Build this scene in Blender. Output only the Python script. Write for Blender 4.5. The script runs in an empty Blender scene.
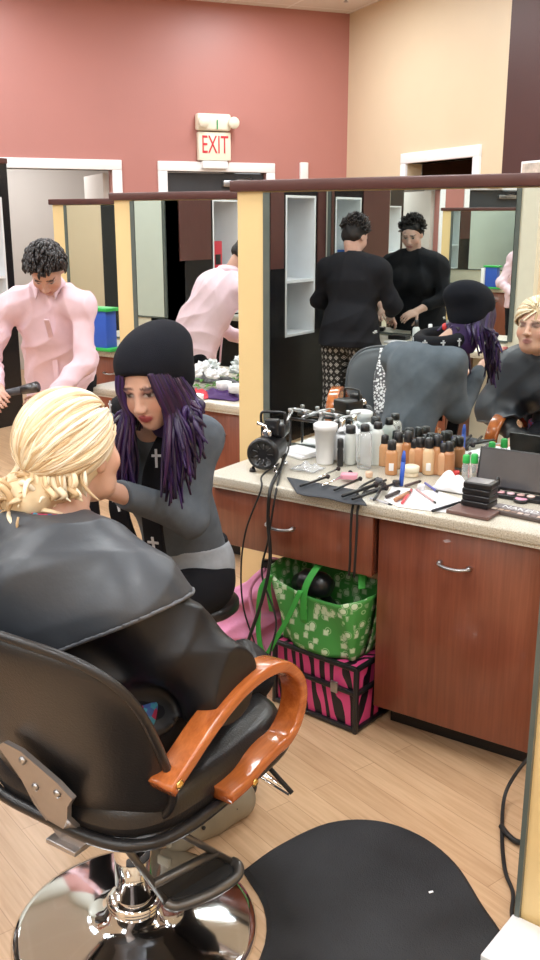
import bpy, bmesh, math, random
import numpy as np
from math import sin, cos, pi, radians, atan2, sqrt
from mathutils import Vector, Matrix
random.seed(7); rng = np.random.default_rng(7)
SC = bpy.context.scene; COL = SC.collection

# ------------------------------------------------------------------ camera
CAM_H, CAM_F, PITCH, YAW = 1.65, 950.0, radians(15.4), radians(34)
cam = bpy.data.cameras.new('camera'); cam_o = bpy.data.objects.new('camera', cam); COL.objects.link(cam_o)
cam_o.location = (0, 0, CAM_H); cam_o.rotation_euler = (pi/2 - PITCH, 0, YAW)
cam.sensor_fit = 'VERTICAL'; cam.sensor_height = 36; cam.lens = 36*CAM_F/960; cam.clip_start = .02
SC.camera = cam_o
# ------------------------------------------------------------------ world, exposure
W = bpy.data.worlds.new('world'); SC.world = W; W.use_nodes = True
W.node_tree.nodes['Background'].inputs[0].default_value = (.9, .95, 1, 1)
W.node_tree.nodes['Background'].inputs[1].default_value = .6
SC.view_settings.view_transform = 'Standard'; SC.view_settings.look = 'None'
SC.view_settings.gamma = 1; SC.view_settings.use_curve_mapping = False
SC.view_settings.exposure = -.12
LAMP_W = 34
SC.cycles.max_bounces = 16; SC.cycles.glossy_bounces = 10; SC.cycles.diffuse_bounces = 4

# ------------------------------------------------------------------ measuring: a pixel's ray meets a plane of the room
_F = np.array([-sin(YAW)*cos(PITCH), cos(YAW)*cos(PITCH), -sin(PITCH)]); _R = np.array([cos(YAW), sin(YAW), 0.]); _U = np.cross(_R, _F)
_O = np.array([0, 0, CAM_H])
def ray(x, y): return _F + _R*(x-270)/CAM_F - _U*(y-480)/CAM_F
def PZ(x, y, z): d = ray(x, y); return Vector(_O + d*((z-CAM_H)/d[2]))
def PY(x, y, Y): d = ray(x, y); return Vector(_O + d*(Y/d[1]))
def PX(x, y, X): d = ray(x, y); return Vector(_O + d*(X/d[0]))

# ------------------------------------------------------------------ materials
def _n(nt, t, **kw):
    n = nt.nodes.new(t)
    for k, v in kw.items(): setattr(n, k, v)
    return n
def base_mat(name, rough=.5, metal=0, spec=.5, coat=0):
    m = bpy.data.materials.new(name); m.use_nodes = True; b = m.node_tree.nodes['Principled BSDF']
    b.inputs['Roughness'].default_value = rough; b.inputs['Metallic'].default_value = metal
    b.inputs['Specular IOR Level'].default_value = spec; b.inputs['Coat Weight'].default_value = coat
    return m, m.node_tree, b
def coords(nt, scale=(1, 1, 1), rot=(0, 0, 0)):
    tc = _n(nt, 'ShaderNodeTexCoord'); mp = _n(nt, 'ShaderNodeMapping'); mp.inputs['Scale'].default_value = scale; mp.inputs['Rotation'].default_value = rot
    nt.links.new(tc.outputs['Object'], mp.inputs['Vector']); return mp.outputs[0]
def ramp(nt, fac, stops, interp='LINEAR'):
    r = _n(nt, 'ShaderNodeValToRGB'); r.color_ramp.interpolation = interp
    e = r.color_ramp.elements
    while len(e) < len(stops): e.new(.5)
    for i, (p, c) in enumerate(stops): e[i].position = p; e[i].color = (*c, 1)
    nt.links.new(fac, r.inputs[0]); return r.outputs[0]
def noise(nt, vec, scale, detail=3, dist=0):
    n = _n(nt, 'ShaderNodeTexNoise'); n.inputs['Scale'].default_value = scale; n.inputs['Detail'].default_value = detail; n.inputs['Distortion'].default_value = dist
    nt.links.new(vec, n.inputs['Vector']); return n.outputs[0]
def add_bump(nt, b, h, strength, dist=.01):
    bp = _n(nt, 'ShaderNodeBump'); bp.inputs['Strength'].default_value = strength; bp.inputs['Distance'].default_value = dist
    nt.links.new(h, bp.inputs['Height']); nt.links.new(bp.outputs[0], b.inputs['Normal'])
def M(name, col, rough=.5, metal=0, var=.08, vs=12, bump=0, bs=60, spec=.5, coat=0, stretch=(1, 1, 1)):
    m, nt, b = base_mat(name, rough, metal, spec, coat); v = coords(nt, stretch)
    c0 = [max(0, c*(1-var)) for c in col]; c1 = [min(1, c*(1+var)) for c in col]
    nt.links.new(ramp(nt, noise(nt, v, vs), [(.3, c0), (.7, c1)]), b.inputs['Base Color'])
    if bump: add_bump(nt, b, noise(nt, v, bs, 4), bump)
    return m
def attr_mat(name, rough=.5, spec=.4, sss=0, bump=0, bs=150, coat=0):
    m, nt, b = base_mat(name, rough, 0, spec, coat); a = _n(nt, 'ShaderNodeVertexColor'); a.layer_name = 'Col'
    nt.links.new(a.outputs[0], b.inputs['Base Color'])
    if sss: b.inputs['Subsurface Weight'].default_value = sss; b.inputs['Subsurface Radius'].default_value = (.012, .005, .003); b.inputs['Subsurface Scale'].default_value = 1
    if bump: add_bump(nt, b, noise(nt, coords(nt), bs, 3), bump, .003)
    return m
def wood_mat(name, dark, light, rough=.35, axis=2, scale=1, coat=.2):
    m, nt, b = base_mat(name, rough, 0, .5, coat); s = [9*scale]*3; s[axis] = .9*scale
    v = coords(nt, s); n1 = noise(nt, v, 3.2, 6, .8); c = ramp(nt, n1, [(.28, dark), (.5, [(a+c_)/2 for a, c_ in zip(dark, light)]), (.72, light)])
    s2 = [60*scale]*3; s2[axis] = 2*scale; n2 = noise(nt, coords(nt, s2), 3, 3)
    mx = _n(nt, 'ShaderNodeMix', data_type='RGBA', blend_type='MULTIPLY'); mx.inputs[0].default_value = .45
    nt.links.new(c, mx.inputs[6]); nt.links.new(ramp(nt, n2, [(.3, (.6, .55, .5)), (.7, (1, 1, 1))]), mx.inputs[7]); nt.links.new(mx.outputs[2], b.inputs['Base Color'])
    return m
def emit_mat(name, col, s):
    m, nt, b = base_mat(name); b.inputs['Base Color'].default_value = (*col, 1); b.inputs['Emission Color'].default_value = (*col, 1); b.inputs['Emission Strength'].default_value = s
    return m
def glass_mat(name, col=(1, 1, 1), rough=.05, trans=.85):
    m, nt, b = base_mat(name, rough, 0, .5); b.inputs['Base Color'].default_value = (*col, 1); b.inputs['Transmission Weight'].default_value = trans; b.inputs['IOR'].default_value = 1.3
    return m
# ------------------------------------------------------------------ mesh builder
def catmull(pts, n=8, closed=False):
    P = [np.array(p, float) for p in pts]; out = []
    m = len(P); segs = m if closed else m-1
    for i in range(segs):
        if closed: a, b, c, d = P[(i-1) % m], P[i], P[(i+1) % m], P[(i+2) % m]
        else: a, b, c, d = P[max(i-1, 0)], P[i], P[i+1], P[min(i+2, m-1)]
        for k in range(n):
            t = k/n; out.append(.5*((2*b)+(-a+c)*t+(2*a-5*b+4*c-d)*t*t+(-a+3*b-3*c+d)*t**3))
    if not closed: out.append(P[-1])
    return out
def frame_of(z, hint=(0, 0, 1)):
    z = np.array(z, float); z /= np.linalg.norm(z)+1e-12; h = np.array(hint, float)
    if abs(z @ h) > .95*np.linalg.norm(h): h = np.array([1., 0, 0]) if abs(z[0]) < .9 else np.array([0, 1., 0])
    x = np.cross(h, z); x /= np.linalg.norm(x); return x, np.cross(z, x), z
class MB:
    def __init__(s): s.v = []; s.f = []; s.mi = []; s.sm = []; s.c = []
    def add(s, v, f, mi=0, sm=False, col=None):
        o = len(s.v); s.v += [tuple(map(float, p)) for p in v]; s.f += [tuple(i+o for i in q) for q in f]
        s.mi += [mi]*len(f); s.sm += [sm]*len(f); s.c += [col]*len(v); return s
    def box(s, c, d, mi=0, rz=0, R=None, bev=0, seg=3, col=None):
        bm = bmesh.new(); bmesh.ops.create_cube(bm, size=1); bmesh.ops.scale(bm, vec=d, verts=bm.verts)
        if bev: bmesh.ops.bevel(bm, geom=bm.edges[:], offset=bev, segments=seg, profile=.5, affect='EDGES')
        Mx = Matrix.Translation(c) @ (R.to_4x4() if R is not None else Matrix.Rotation(rz, 4, 'Z'))
        bm.verts.index_update(); v = [Mx @ q.co for q in bm.verts]; f = [[q.index for q in p.verts] for p in bm.faces]; bm.free()
        return s.add(v, f, mi, bool(bev), col)
    def span(s, a, b, mi=0, bev=0, seg=2): # box by its corners
        return s.box([(a[i]+b[i])/2 for i in range(3)], [abs(b[i]-a[i]) for i in range(3)], mi, bev=bev, seg=seg)
    def tube(s, pts, r, n=8, mi=0, flat=1, hint=(0, 0, 1), caps=True, col=None, closed=False):
        P = [np.array(p, float) for p in pts]; m = len(P); R = r if hasattr(r, '__len__') else [r]*m; v = []; hx = None
        for i in range(m):
            if closed: t = P[(i+1) % m]-P[i-1]
            else: t = P[min(i+1, m-1)]-P[max(i-1, 0)]
            t = t/(np.linalg.norm(t)+1e-12)
            if hx is None: x, y, _ = frame_of(t, hint)
            else: x = hx-(hx @ t)*t; x /= np.linalg.norm(x)+1e-12; y = np.cross(t, x)
            hx = x
            for k in range(n): a = 2*pi*k/n; v.append(P[i]+R[i]*(cos(a)*x+flat*sin(a)*y))
        f = [[i*n+k, i*n+(k+1) % n, (i+1)*n+(k+1) % n, (i+1)*n+k] for i in range(m-1) for k in range(n)]
        if closed: f += [[(m-1)*n+k, (m-1)*n+(k+1) % n, (k+1) % n, k] for k in range(n)]
        elif caps: f += [list(range(n))[::-1], [(m-1)*n+k for k in range(n)]]
        return s.add(v, f, mi, True, col)
    def cyl(s, a, b, r, r2=None, n=16, mi=0, col=None): return s.tube([a, b], [r, r if r2 is None else r2], n, mi, col=col)
    def lathe(s, prof, c=(0, 0, 0), n=24, mi=0, ax=(0, 0, 1), col=None, sm=True):
        x, y, z = frame_of(ax, (0, 1, 0) if abs(ax[2]) > .9 else (0, 0, 1)); c = np.array(c, float); v = []
        for r, h in prof:
            for k in range(n): a = 2*pi*k/n; v.append(c+z*h+r*(cos(a)*x+sin(a)*y))
        m = len(prof); f = [[i*n+k, i*n+(k+1) % n, (i+1)*n+(k+1) % n, (i+1)*n+k] for i in range(m-1) for k in range(n)]
        f += [list(range(n))[::-1], [(m-1)*n+k for k in range(n)]]
        return s.add(v, f, mi, sm, col)
    def ell(s, c, r, n=16, mi=0, R=None, col=None):
        v = []; f = []; m = n//2
        for i in range(m+1):
            for k in range(n):
                a = pi*i/m; b = 2*pi*k/n; p = Vector((r[0]*sin(a)*cos(b), r[1]*sin(a)*sin(b), r[2]*cos(a)))
                if R is not None: p = R @ p
                v.append(Vector(c)+p)
        f = [[i*n+k, (i+1)*n+k, (i+1)*n+(k+1) % n, i*n+(k+1) % n] for i in range(m) for k in range(n)]
        return s.add(v, f, mi, True, col)
    def prism(s, poly, h0, h1, fn=None, mi=0, sm=False): # poly in (a,b), fn(a,b,h)->xyz
        fn = fn or (lambda a, b, h: (a, b, h)); n = len(poly)
        v = [fn(a, b, h0) for a, b in poly]+[fn(a, b, h1) for a, b in poly]
        return s.add(v, [list(range(n))[::-1], list(range(n, 2*n))]+[[i, (i+1) % n, n+(i+1) % n, n+i] for i in range(n)], mi, sm)
    def grid(s, fn, nu, nv, mi=0, th=0, closed_u=False, col=None): # fn(u,v)->xyz ; th thickness along normal
        g = np.array([[fn(i/(nu), j/(nv)) for j in range(nv+1)] for i in range(nu+1)], float)
        F = [[i*(nv+1)+j, (i+1)*(nv+1)+j, (i+1)*(nv+1)+j+1, i*(nv+1)+j+1] for i in range(nu) for j in range(nv)]
        if not th: return s.add(g.reshape(-1, 3), F, mi, True, col)
        du = np.gradient(g, axis=0); dv = np.gradient(g, axis=1); nn = np.cross(du, dv); nn /= np.linalg.norm(nn, axis=2, keepdims=True)+1e-9
        a = (g+nn*th/2).reshape(-1, 3); b = (g-nn*th/2).reshape(-1, 3); N = len(a); v = np.vstack([a, b])
        f = F+[[N+i for i in q[::-1]] for q in F]; idx = lambda i, j: i*(nv+1)+j
        for i in range(nu): f += [[idx(i, 0), N+idx(i, 0), N+idx(i+1, 0), idx(i+1, 0)], [idx(i+1, nv), N+idx(i+1, nv), N+idx(i, nv), idx(i, nv)]]
        for j in range(nv): f += [[idx(0, j+1), N+idx(0, j+1), N+idx(0, j), idx(0, j)], [idx(nu, j), N+idx(nu, j), N+idx(nu, j+1), idx(nu, j+1)]]
        return s.add(v, f, mi, True, col)
    def pillow(s, w, h, t, fn, ex=3.2, nr=8, na=40, mi=0, pe=4): # soft-edged pad, fn(a,b,c)->xyz
        v = []; f = []
        for sg in (1, -1):
            for i in range(nr+1):
                rho = sin(pi/2*i/nr)
                for k in range(na):
                    a = 2*pi*k/na; ca, sa = cos(a), sin(a)
                    v.append(fn(w*rho*math.copysign(abs(ca)**(2/ex), ca), h*rho*math.copysign(abs(sa)**(2/ex), sa), sg*t*max(0, 1-rho**pe)**.5))
        o = (nr+1)*na
        for i in range(nr):
            for k in range(na):
                q = [i*na+k, i*na+(k+1) % na, (i+1)*na+(k+1) % na, (i+1)*na+k]; f.append(q[::-1]); f.append([o+j for j in q])
        return s.add(v, f, mi, True)
    def band(s, path, w, t, side=(1, 0, 0), mi=0, n=4): # rectangular, rounded, swept band; side = width direction
        P = [np.array(p, float) for p in path]; sd = np.array(side, float); v = []; m = len(P); pr = []
        c = min(w, t)*.3
        for sx, sy in ((1, 1), (-1, 1), (-1, -1), (1, -1)):
            for k in range(n+1):
                a = {(1, 1): 0, (-1, 1): pi/2, (-1, -1): pi, (1, -1): 1.5*pi}[(sx, sy)]+pi/2*k/n
                pr.append((sx*(w/2-c)+c*cos(a), sy*(t/2-c)+c*sin(a)))
        for i in range(m):
            T = P[min(i+1, m-1)]-P[max(i-1, 0)]; T /= np.linalg.norm(T); nrm = np.cross(T, sd); nrm /= np.linalg.norm(nrm)
            for a, b in pr: v.append(P[i]+sd*a+nrm*b)
        q = len(pr); f = [[i*q+k, (i+1)*q+k, (i+1)*q+(k+1) % q, i*q+(k+1) % q] for i in range(m-1) for k in range(q)]+[list(range(q)), [(m-1)*q+k for k in range(q)][::-1]]
        return s.add(v, f, mi, True)
    def build(s, name, mat, parent=None, world=False, label=None):
        me = bpy.data.meshes.new(name); V = s.v
        if world and parent is not None:
            rt = parent
            while rt.parent is not None: rt = rt.parent
            Mi = (Matrix.Translation(rt.location) @ Matrix.Rotation(rt.rotation_euler[2], 4, 'Z')).inverted(); V = [Mi @ Vector(p) for p in V]
        me.from_pydata([tuple(p) for p in V], [], s.f)
        for m in (mat if isinstance(mat, (list, tuple)) else [mat]): me.materials.append(m)
        me.polygons.foreach_set('material_index', s.mi); me.polygons.foreach_set('use_smooth', s.sm)
        if any(c is not None for c in s.c):
            a = me.color_attributes.new('Col', 'FLOAT_COLOR', 'POINT'); a.data.foreach_set('color', [x for c in s.c for x in (*(c or (.5, .5, .5)), 1)])
        me.update(); o = bpy.data.objects.new(name, me); COL.objects.link(o)
        if parent is not None: o.parent = parent
        if label: o['label'] = label
        if any(s.sm) and not all(s.sm): pass
        return o
def soft_angle(o, ang=40):
    o.data.set_sharp_from_angle(angle=radians(ang)); return o
def tag(o, label=None, cat=None, group=None, kind=None):
    if label: o['label'] = label
    if cat: o['category'] = cat
    if group: o['group'] = group
    if kind: o['kind'] = kind
    return o
def thing(name, label, cat, loc=(0, 0, 0), rz=0, group=None):
    o = bpy.data.objects.new(name, None); COL.objects.link(o); o.empty_display_size = .1
    o.location = loc; o.rotation_euler = (0, 0, rz); return tag(o, label, cat, group)
def struct(name, mb, mat, parent=None):
    o = mb.build(name, mat, parent)
    if parent is None: o['kind'] = 'structure'
    return o
def single(name, mb, mat, label, cat, group=None): return tag(mb.build(name, mat), label, cat, group)
def dup(root, loc, rz, label=None, group=None):
    def cp(o, par):
        c = o.copy(); COL.objects.link(c)
        if par is not None: c.parent = par
        for ch in list(o.children): cp(ch, c)
        return c
    r = cp(root, None); r.location = loc; r.rotation_euler = (0, 0, rz)
    if label: r['label'] = label
    if group: r['group'] = group
    return r
def text_obj(name, txt, size, mat, parent, loc, rot, depth=.001, world=False, label=None):
    cu = bpy.data.curves.new(name, 'FONT'); cu.body = txt; cu.size = size; cu.extrude = depth; cu.align_x = 'CENTER'; cu.align_y = 'CENTER'
    tmp = bpy.data.objects.new(name+'_t', cu); COL.objects.link(tmp); dg = bpy.context.evaluated_depsgraph_get(); dg.update()
    me = bpy.data.meshes.new_from_object(tmp.evaluated_get(dg)); bpy.data.objects.remove(tmp)
    me.materials.clear(); me.materials.append(mat); me.transform(Matrix.Translation(loc) @ rot.to_4x4())
    o = bpy.data.objects.new(name, me); COL.objects.link(o); o.parent = parent
    if label: o['label'] = label
    return o

# ------------------------------------------------------------------ implicit surfaces for bodies, clothes, hair
class Fld:
    def __init__(s, lo, hi, h):
        s.lo = np.array(lo, float); s.h = h; s.n = np.ceil((np.array(hi)-s.lo)/h).astype(int)+1
        s.ax = [(s.lo[i]+h*np.arange(s.n[i])).astype(np.float32) for i in range(3)]; s.F = np.full(s.n, .3, np.float32)
    def blk(s, lo, hi):
        a = np.clip(np.floor((np.array(lo)-s.lo)/s.h).astype(int), 0, s.n); b = np.clip(np.ceil((np.array(hi)-s.lo)/s.h).astype(int)+1, 0, s.n)
        sl = tuple(slice(a[i], b[i]) for i in range(3)); return sl, s.ax[0][sl[0]][:, None, None], s.ax[1][sl[1]][None, :, None], s.ax[2][sl[2]][None, None, :]
    def comb(s, sl, d, k, op):
        A = s.F[sl]
        if A.size == 0: return
        if op == 'u': h = np.maximum(k-np.abs(A-d), 0)/k; s.F[sl] = np.minimum(A, d)-h*h*k*.25
        else: d = -d; h = np.maximum(k-np.abs(A-d), 0)/k; s.F[sl] = np.maximum(A, d)+h*h*k*.25
    def cone(s, a, b, ra, rb, k=.02, op='u', fl=None):
        a = np.array(a, float); b = np.array(b, float); m = max(ra, rb)+k+2*s.h
        if fl: m *= max(1, 1)
        sl, X, Y, Z = s.blk(np.minimum(a, b)-m, np.maximum(a, b)+m)
        px, py, pz = X-a[0], Y-a[1], Z-a[2]; ba = b-a; sc = 1
        if fl: # fl = (axis, factor<1): thinner along the axis
            n = np.array(fl[0], float); n /= np.linalg.norm(n); q = 1/fl[1]-1; dt = px*n[0]+py*n[1]+pz*n[2]
            px = px+q*dt*n[0]; py = py+q*dt*n[1]; pz = pz+q*dt*n[2]; ba = ba+q*(ba @ n)*n; sc = .5+.5*fl[1]
        L = max(ba @ ba, 1e-9); t = np.clip((px*ba[0]+py*ba[1]+pz*ba[2])/L, 0, 1)
        d = (np.sqrt((px-t*ba[0])**2+(py-t*ba[1])**2+(pz-t*ba[2])**2)-(ra+(rb-ra)*t))*sc; s.comb(sl, d, k, op)
    def ell(s, c, r, k=.02, R=None, op='u'): # R rows = local axes
        c = np.array(c, float); r = np.array(r, float); m = r.max()+k+2*s.h; sl, X, Y, Z = s.blk(c-m, c+m)
        px, py, pz = X-c[0], Y-c[1], Z-c[2]
        if R is not None: R = np.array(R); px, py, pz = (R[i][0]*px+R[i][1]*py+R[i][2]*pz for i in range(3))
        k0 = np.sqrt((px/r[0])**2+(py/r[1])**2+(pz/r[2])**2); k1 = np.sqrt((px/r[0]**2)**2+(py/r[1]**2)**2+(pz/r[2]**2)**2)+1e-6
        s.comb(sl, k0*(k0-1)/k1, k, op)
    def full(s): return s.ax[0][:, None, None], s.ax[1][None, :, None], s.ax[2][None, None, :]
    def warp(s, fn): s.F = s.F+fn(*s.full()).astype(np.float32)
    def cut(s, fn, k=.006):
        d = fn(*s.full()); h = np.maximum(k-np.abs(s.F-d), 0)/k; s.F = (np.maximum(s.F, d)+h*h*k*.25).astype(np.float32)
    def mesh(s):
        F = s.F; F[0] = F[-1] = .3; F[:, 0] = F[:, -1] = .3; F[:, :, 0] = F[:, :, -1] = .3
        I = F < 0; n = np.array(F.shape)-1; cnt = np.zeros(n, np.uint8)
        cr = [(i, j, k) for i in (0, 1) for j in (0, 1) for k in (0, 1)]
        g = lambda A, c: A[c[0]:n[0]+c[0], c[1]:n[1]+c[1], c[2]:n[2]+c[2]]
        for c in cr: cnt += g(I, c)
        act = (cnt > 0) & (cnt < 8); ii = np.argwhere(act); idx = -np.ones(n, np.int64); idx[act] = np.arange(len(ii))
        vals = {c: F[ii[:, 0]+c[0], ii[:, 1]+c[1], ii[:, 2]+c[2]] for c in cr}; S = np.zeros((len(ii), 3)); N = np.zeros(len(ii))
        for c in cr:
            for ax in range(3):
                if c[ax] == 0:
                    d = list(c); d[ax] = 1; A, B = vals[c], vals[tuple(d)]; mk = (A < 0) != (B < 0); t = A[mk]/(A[mk]-B[mk]); p = np.tile(np.array(c, float), (mk.sum(), 1)); p[:, ax] = t
                    S[mk] += p; N[mk] += 1
        V = s.lo+s.h*(ii+S/N[:, None]); faces = []
        for ax in range(3):
            o1, o2 = [(1, 2), (2, 0), (0, 1)][ax]; a = I; sl0 = [slice(None)]*3; sl1 = [slice(None)]*3; sl0[ax] = slice(0, -1); sl1[ax] = slice(1, None)
            A = a[tuple(sl0)]; B = a[tuple(sl1)]; e = np.argwhere(A != B); e = e[(e[:, o1] > 0) & (e[:, o2] > 0) & (e[:, o1] < n[o1]) & (e[:, o2] < n[o2])]
            ins = A[e[:, 0], e[:, 1], e[:, 2]]
            def q(d1, d2): f = e.copy(); f[:, o1] += d1; f[:, o2] += d2; return idx[f[:, 0], f[:, 1], f[:, 2]]
            Q = np.stack([q(-1, -1), q(0, -1), q(0, 0), q(-1, 0)], 1); Q[~ins] = Q[~ins][:, ::-1]; faces.append(Q[(Q >= 0).all(1)])
        return V, np.vstack(faces)
    def build(s, name, mat, parent, colfn=None, label=None, passes=1):
        V, Fc = s.mesh()
        for _ in range(passes): # light smoothing
            A = np.zeros_like(V); n = np.zeros(len(V))
            for i in range(4): np.add.at(A, Fc[:, i], V[Fc[:, (i+1) % 4]]+V[Fc[:, i-1]]); np.add.at(n, Fc[:, i], 2)
            n[n == 0] = 1; V = V*.5+.5*A/n[:, None]
        Wd = V.copy(); rt = parent
        while rt.parent is not None: rt = rt.parent
        V = V-np.array(rt.location)
        me = bpy.data.meshes.new(name); me.vertices.add(len(V)); me.vertices.foreach_set('co', V.ravel()); me.loops.add(Fc.size); me.loops.foreach_set('vertex_index', Fc.ravel())
        me.polygons.add(len(Fc)); me.polygons.foreach_set('loop_start', np.arange(len(Fc))*4); me.polygons.foreach_set('loop_total', np.full(len(Fc), 4)); me.polygons.foreach_set('use_smooth', np.ones(len(Fc), bool))
        me.update(calc_edges=True)
        for m in (mat if isinstance(mat, (list, tuple)) else [mat]): me.materials.append(m)
        if colfn is not None:
            C = np.clip(colfn(Wd), 0, 1); a = me.color_attributes.new('Col', 'FLOAT_COLOR', 'POINT'); a.data.foreach_set('color', np.hstack([C, np.ones((len(C), 1))]).ravel())
        o = bpy.data.objects.new(name, me); COL.objects.link(o); o.parent = parent
        if label: o['label'] = label
        return o
def folds(amp, fx=(18, 7, 11), ph=0): # cloth folds
    return lambda X, Y, Z: amp*(np.sin(fx[0]*X+4*np.sin(6*Z+ph)+fx[1]*Y)*.6+np.sin(fx[2]*Z*2.1+5*X-3*Y+ph*2)*.5+.35*np.sin(37*X-23*Z+31*Y+ph))
def U3(v): v = np.array(v, float); return v/np.linalg.norm(v)
def headframe(fwd, roll=0):
    f = U3(fwd); r = U3(np.cross(f, (0, 0, 1))); u = np.cross(r, f); c, s_ = cos(roll), sin(roll); return np.array([r*c+u*s_, f, u*c-r*s_]) # rows right, fwd, up
def add_head(F, H, A, s=1., female=True):
    H = np.array(H, float); g = lambda x, y, z: H+s*(x*A[0]+y*A[1]+z*A[2]); E = lambda c, r, k=.02, op='u': F.ell(g(*c), np.array(r)*s, k, A, op)
    E((0, -.012, .035), (.074, .093, .088)); E((0, .03, -.01), (.064, .062, .085), .03); E((0, .036, -.06), (.05 if female else .055, .05, .05), .03)
    E((0, .066, -.093), (.02, .017, .016), .025)
    for q in (1, -1):
        E((q*.045, .06, -.025), (.022, .02, .024), .02); E((q*.033, .09, .016), (.018, .014, .011), .012, 's')
        E((q*.032, .076, .014), (.0135, .0125, .0125), .004); E((q*.03, .083, .032), (.021, .008, .0055), .012)
        E((q*.075, -.008, -.005), (.009, .02, .031), .008); F.ell(g(q*.012, .103, -.026), np.array((.0085, .01, .0075))*s, .007, A)
    F.cone(g(0, .09, .018), g(0, .112, -.021), .0075*s, .0105*s, .012)
    E((0, .093, -.052), (.021, .0115, .0058), .005); E((0, .091, -.063), (.018, .011, .0068), .005); F.ell(g(0, .104, -.0575), np.array((.018, .006, .0022))*s, .004, A, 's')
def face_col(H, A, s, skin, lip, brow, closed=False, makeup=None):
    H = np.array(H, float); skin = np.array(skin); lip = np.array(lip); brow = np.array(brow)
    def fn(V):
        L = (V-H) @ A.T/s; x, y, z = L[:, 0], L[:, 1], L[:, 2]; C = np.tile(skin, (len(V), 1)); ax = np.abs(x); fr = y > .05
        def mix(m, c): C[:] = C*(1-m[:, None])+np.array(c)*m[:, None]
        sm = lambda d: np.clip(.5-d, 0, 1)
        mix(.35*sm((np.hypot((ax-.045)/.022, (z+.025)/.02)-1)*1.5)*fr, skin*np.array([1.05, .75, .72]))
        mix(sm((np.hypot(x/.024, (z+.0575)/.0125)-1)*4)*(y > .075), lip)
        mix(sm((np.hypot((ax-.032)/.022, (z-.036+.003*(ax-.03)/.03)/.0042)-1)*3)*fr, brow)
        if makeup is not None: mix(.8*sm((np.hypot((ax-.033)/.024, (z-.018)/.014)-1)*2)*fr, makeup)
        ey = np.hypot((ax-.032)/.015, (z-.013)/.0055)-1
        if closed: mix(sm((np.hypot((ax-.032)/.018, (z-.007)/.0028)-1)*3)*fr, brow*.6)
        else:
            mix(sm(ey*4)*fr, (.5, .48, .46)); mix(sm((np.hypot(ax-.032, z-.013)/.0062-1)*4)*fr*(ey < .3), (.04, .025, .02)); mix(sm((np.hypot((ax-.032)/.018, (z-.0195)/.0026)-1)*3)*fr, brow*.5)
        return C
    return fn
def add_hand(F, w, d, nrm, q=1, curl=.5, s=1., r=.0082): # wrist, finger direction, palm normal, q = thumb side
    w = np.array(w, float); d = U3(d); n = U3(np.array(nrm)-(np.array(nrm) @ d)*d); x = np.cross(d, n)*q
    P = lambda a, b, c: w+s*(a*x+b*d+c*n)
    F.cone(P(0, -.01, 0), P(.0, .05, 0), .026*s, .033*s, .012, fl=(n, .55)); F.cone(P(0, .05, 0), P(0, .075, 0), .035*s, .035*s, .012, fl=(n, .42))
    for i, (o, L) in enumerate(((.029, .072), (.0105, .08), (-.0095, .074), (-.028, .058))):
        p = P(o*.95, .083, 0); a = -.15*o/.03
        for j, fr in enumerate((.45, .32, .23)):
            c = curl*(j*.75+.25)+.08*i*curl; v = U3(d*cos(c)+n*sin(c)-x*a*(0 if j else .5)); e = p+v*L*fr*s; F.cone(p, e, (r-.0006*j)*s, (r-.0006*(j+1)-.0003)*s, .004); p = e
    p = P(.024, .018, .004); 
    for j, (L, v) in enumerate(((.045, x*.75+d*.6+n*.35), (.032, x*.3+d*.85+n*(.3+.4*curl)), (.026, x*.0+d*.9+n*(.3+.5*curl)))):
        e = p+U3(v)*L*s; F.cone(p, e, (.0125-.0018*j)*s, (.011-.0018*j)*s, .008); p = e
def add_body(F, J, w=1., inf=0., k=.035, fl=.72, arms=True, torso=True, legs=True, hips=True):
    fwd = J['fwd']; g = lambda n: np.array(J[n], float); i = inf
    if torso:
        F.cone(g('pelvis'), g('waist'), .15*w+i, .13*w+i, k, fl=(fwd, fl)); F.cone(g('waist'), g('chest'), .13*w+i, .155*w+i, k, fl=(fwd, fl))
        F.cone(g('chest'), .6*g('chest')+.4*g('neck'), .155*w+i, .12*w+i, k, fl=(fwd, fl))
        for q in 'LR': F.cone(.35*g('neck')+.65*g('sh'+q)*1., g('sh'+q), .052*w+i, .05*w+i, k); F.cone(g('neck')*.8+g('chest')*.2, g('sh'+q), .05*w+i, .052*w+i, k)
        if J.get('bust'):
            x = np.cross(fwd, (0, 0, 1)); x = x/np.linalg.norm(x)
            for q in (1, -1): F.ell(g('chest')+fwd*.09*w+x*q*.07*w-np.array([0, 0, .02]), (.075*w+i,)*3, .04)
    if arms:
        for q in 'LR':
            F.cone(g('sh'+q), g('el'+q), .05*w+i, .04*w+i, .02); F.cone(g('el'+q), g('wr'+q), .04*w+i, .026+i*1.1, .02)
    if legs:
        for q in 'LR':
            F.cone(g('hip'+q), g('kn'+q), .088*w+i, .058*w+i, .03); F.cone(g('kn'+q), g('an'+q), .057*w+i, .036*w+i, .02)
def add_feet(F, J, r=.034):
    for q in 'LR': a = np.array(J['an'+q], float); t = np.array(J['toe'+q], float); b = a+(0, 0, -.045); b[2] = max(b[2], .03); F.cone(b-U3(t-b)*.03, t, r, r*.75, .03); F.cone(a, b, .036, .033, .02)
def grow_locks(mb, roots, cols, r=.011, n=6, flat=.5, taper=.25):
    for pts in roots:
        P = catmull(pts, 5); m = len(P); rr = [r*(.6+.6*sin(pi*min(1, (i+1)/m*1.1)*.9))*(1 if i < m*.7 else 1-(1-taper)*(i-m*.7)/(m*.3)) for i in range(m)]
        c = cols[random.randrange(len(cols))]; j = random.uniform(.8, 1.2); mb.tube(P, rr, n, flat=flat, hint=(random.uniform(-1, 1), random.uniform(-1, 1), .3), col=tuple(min(1, x*j) for x in c))
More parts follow.
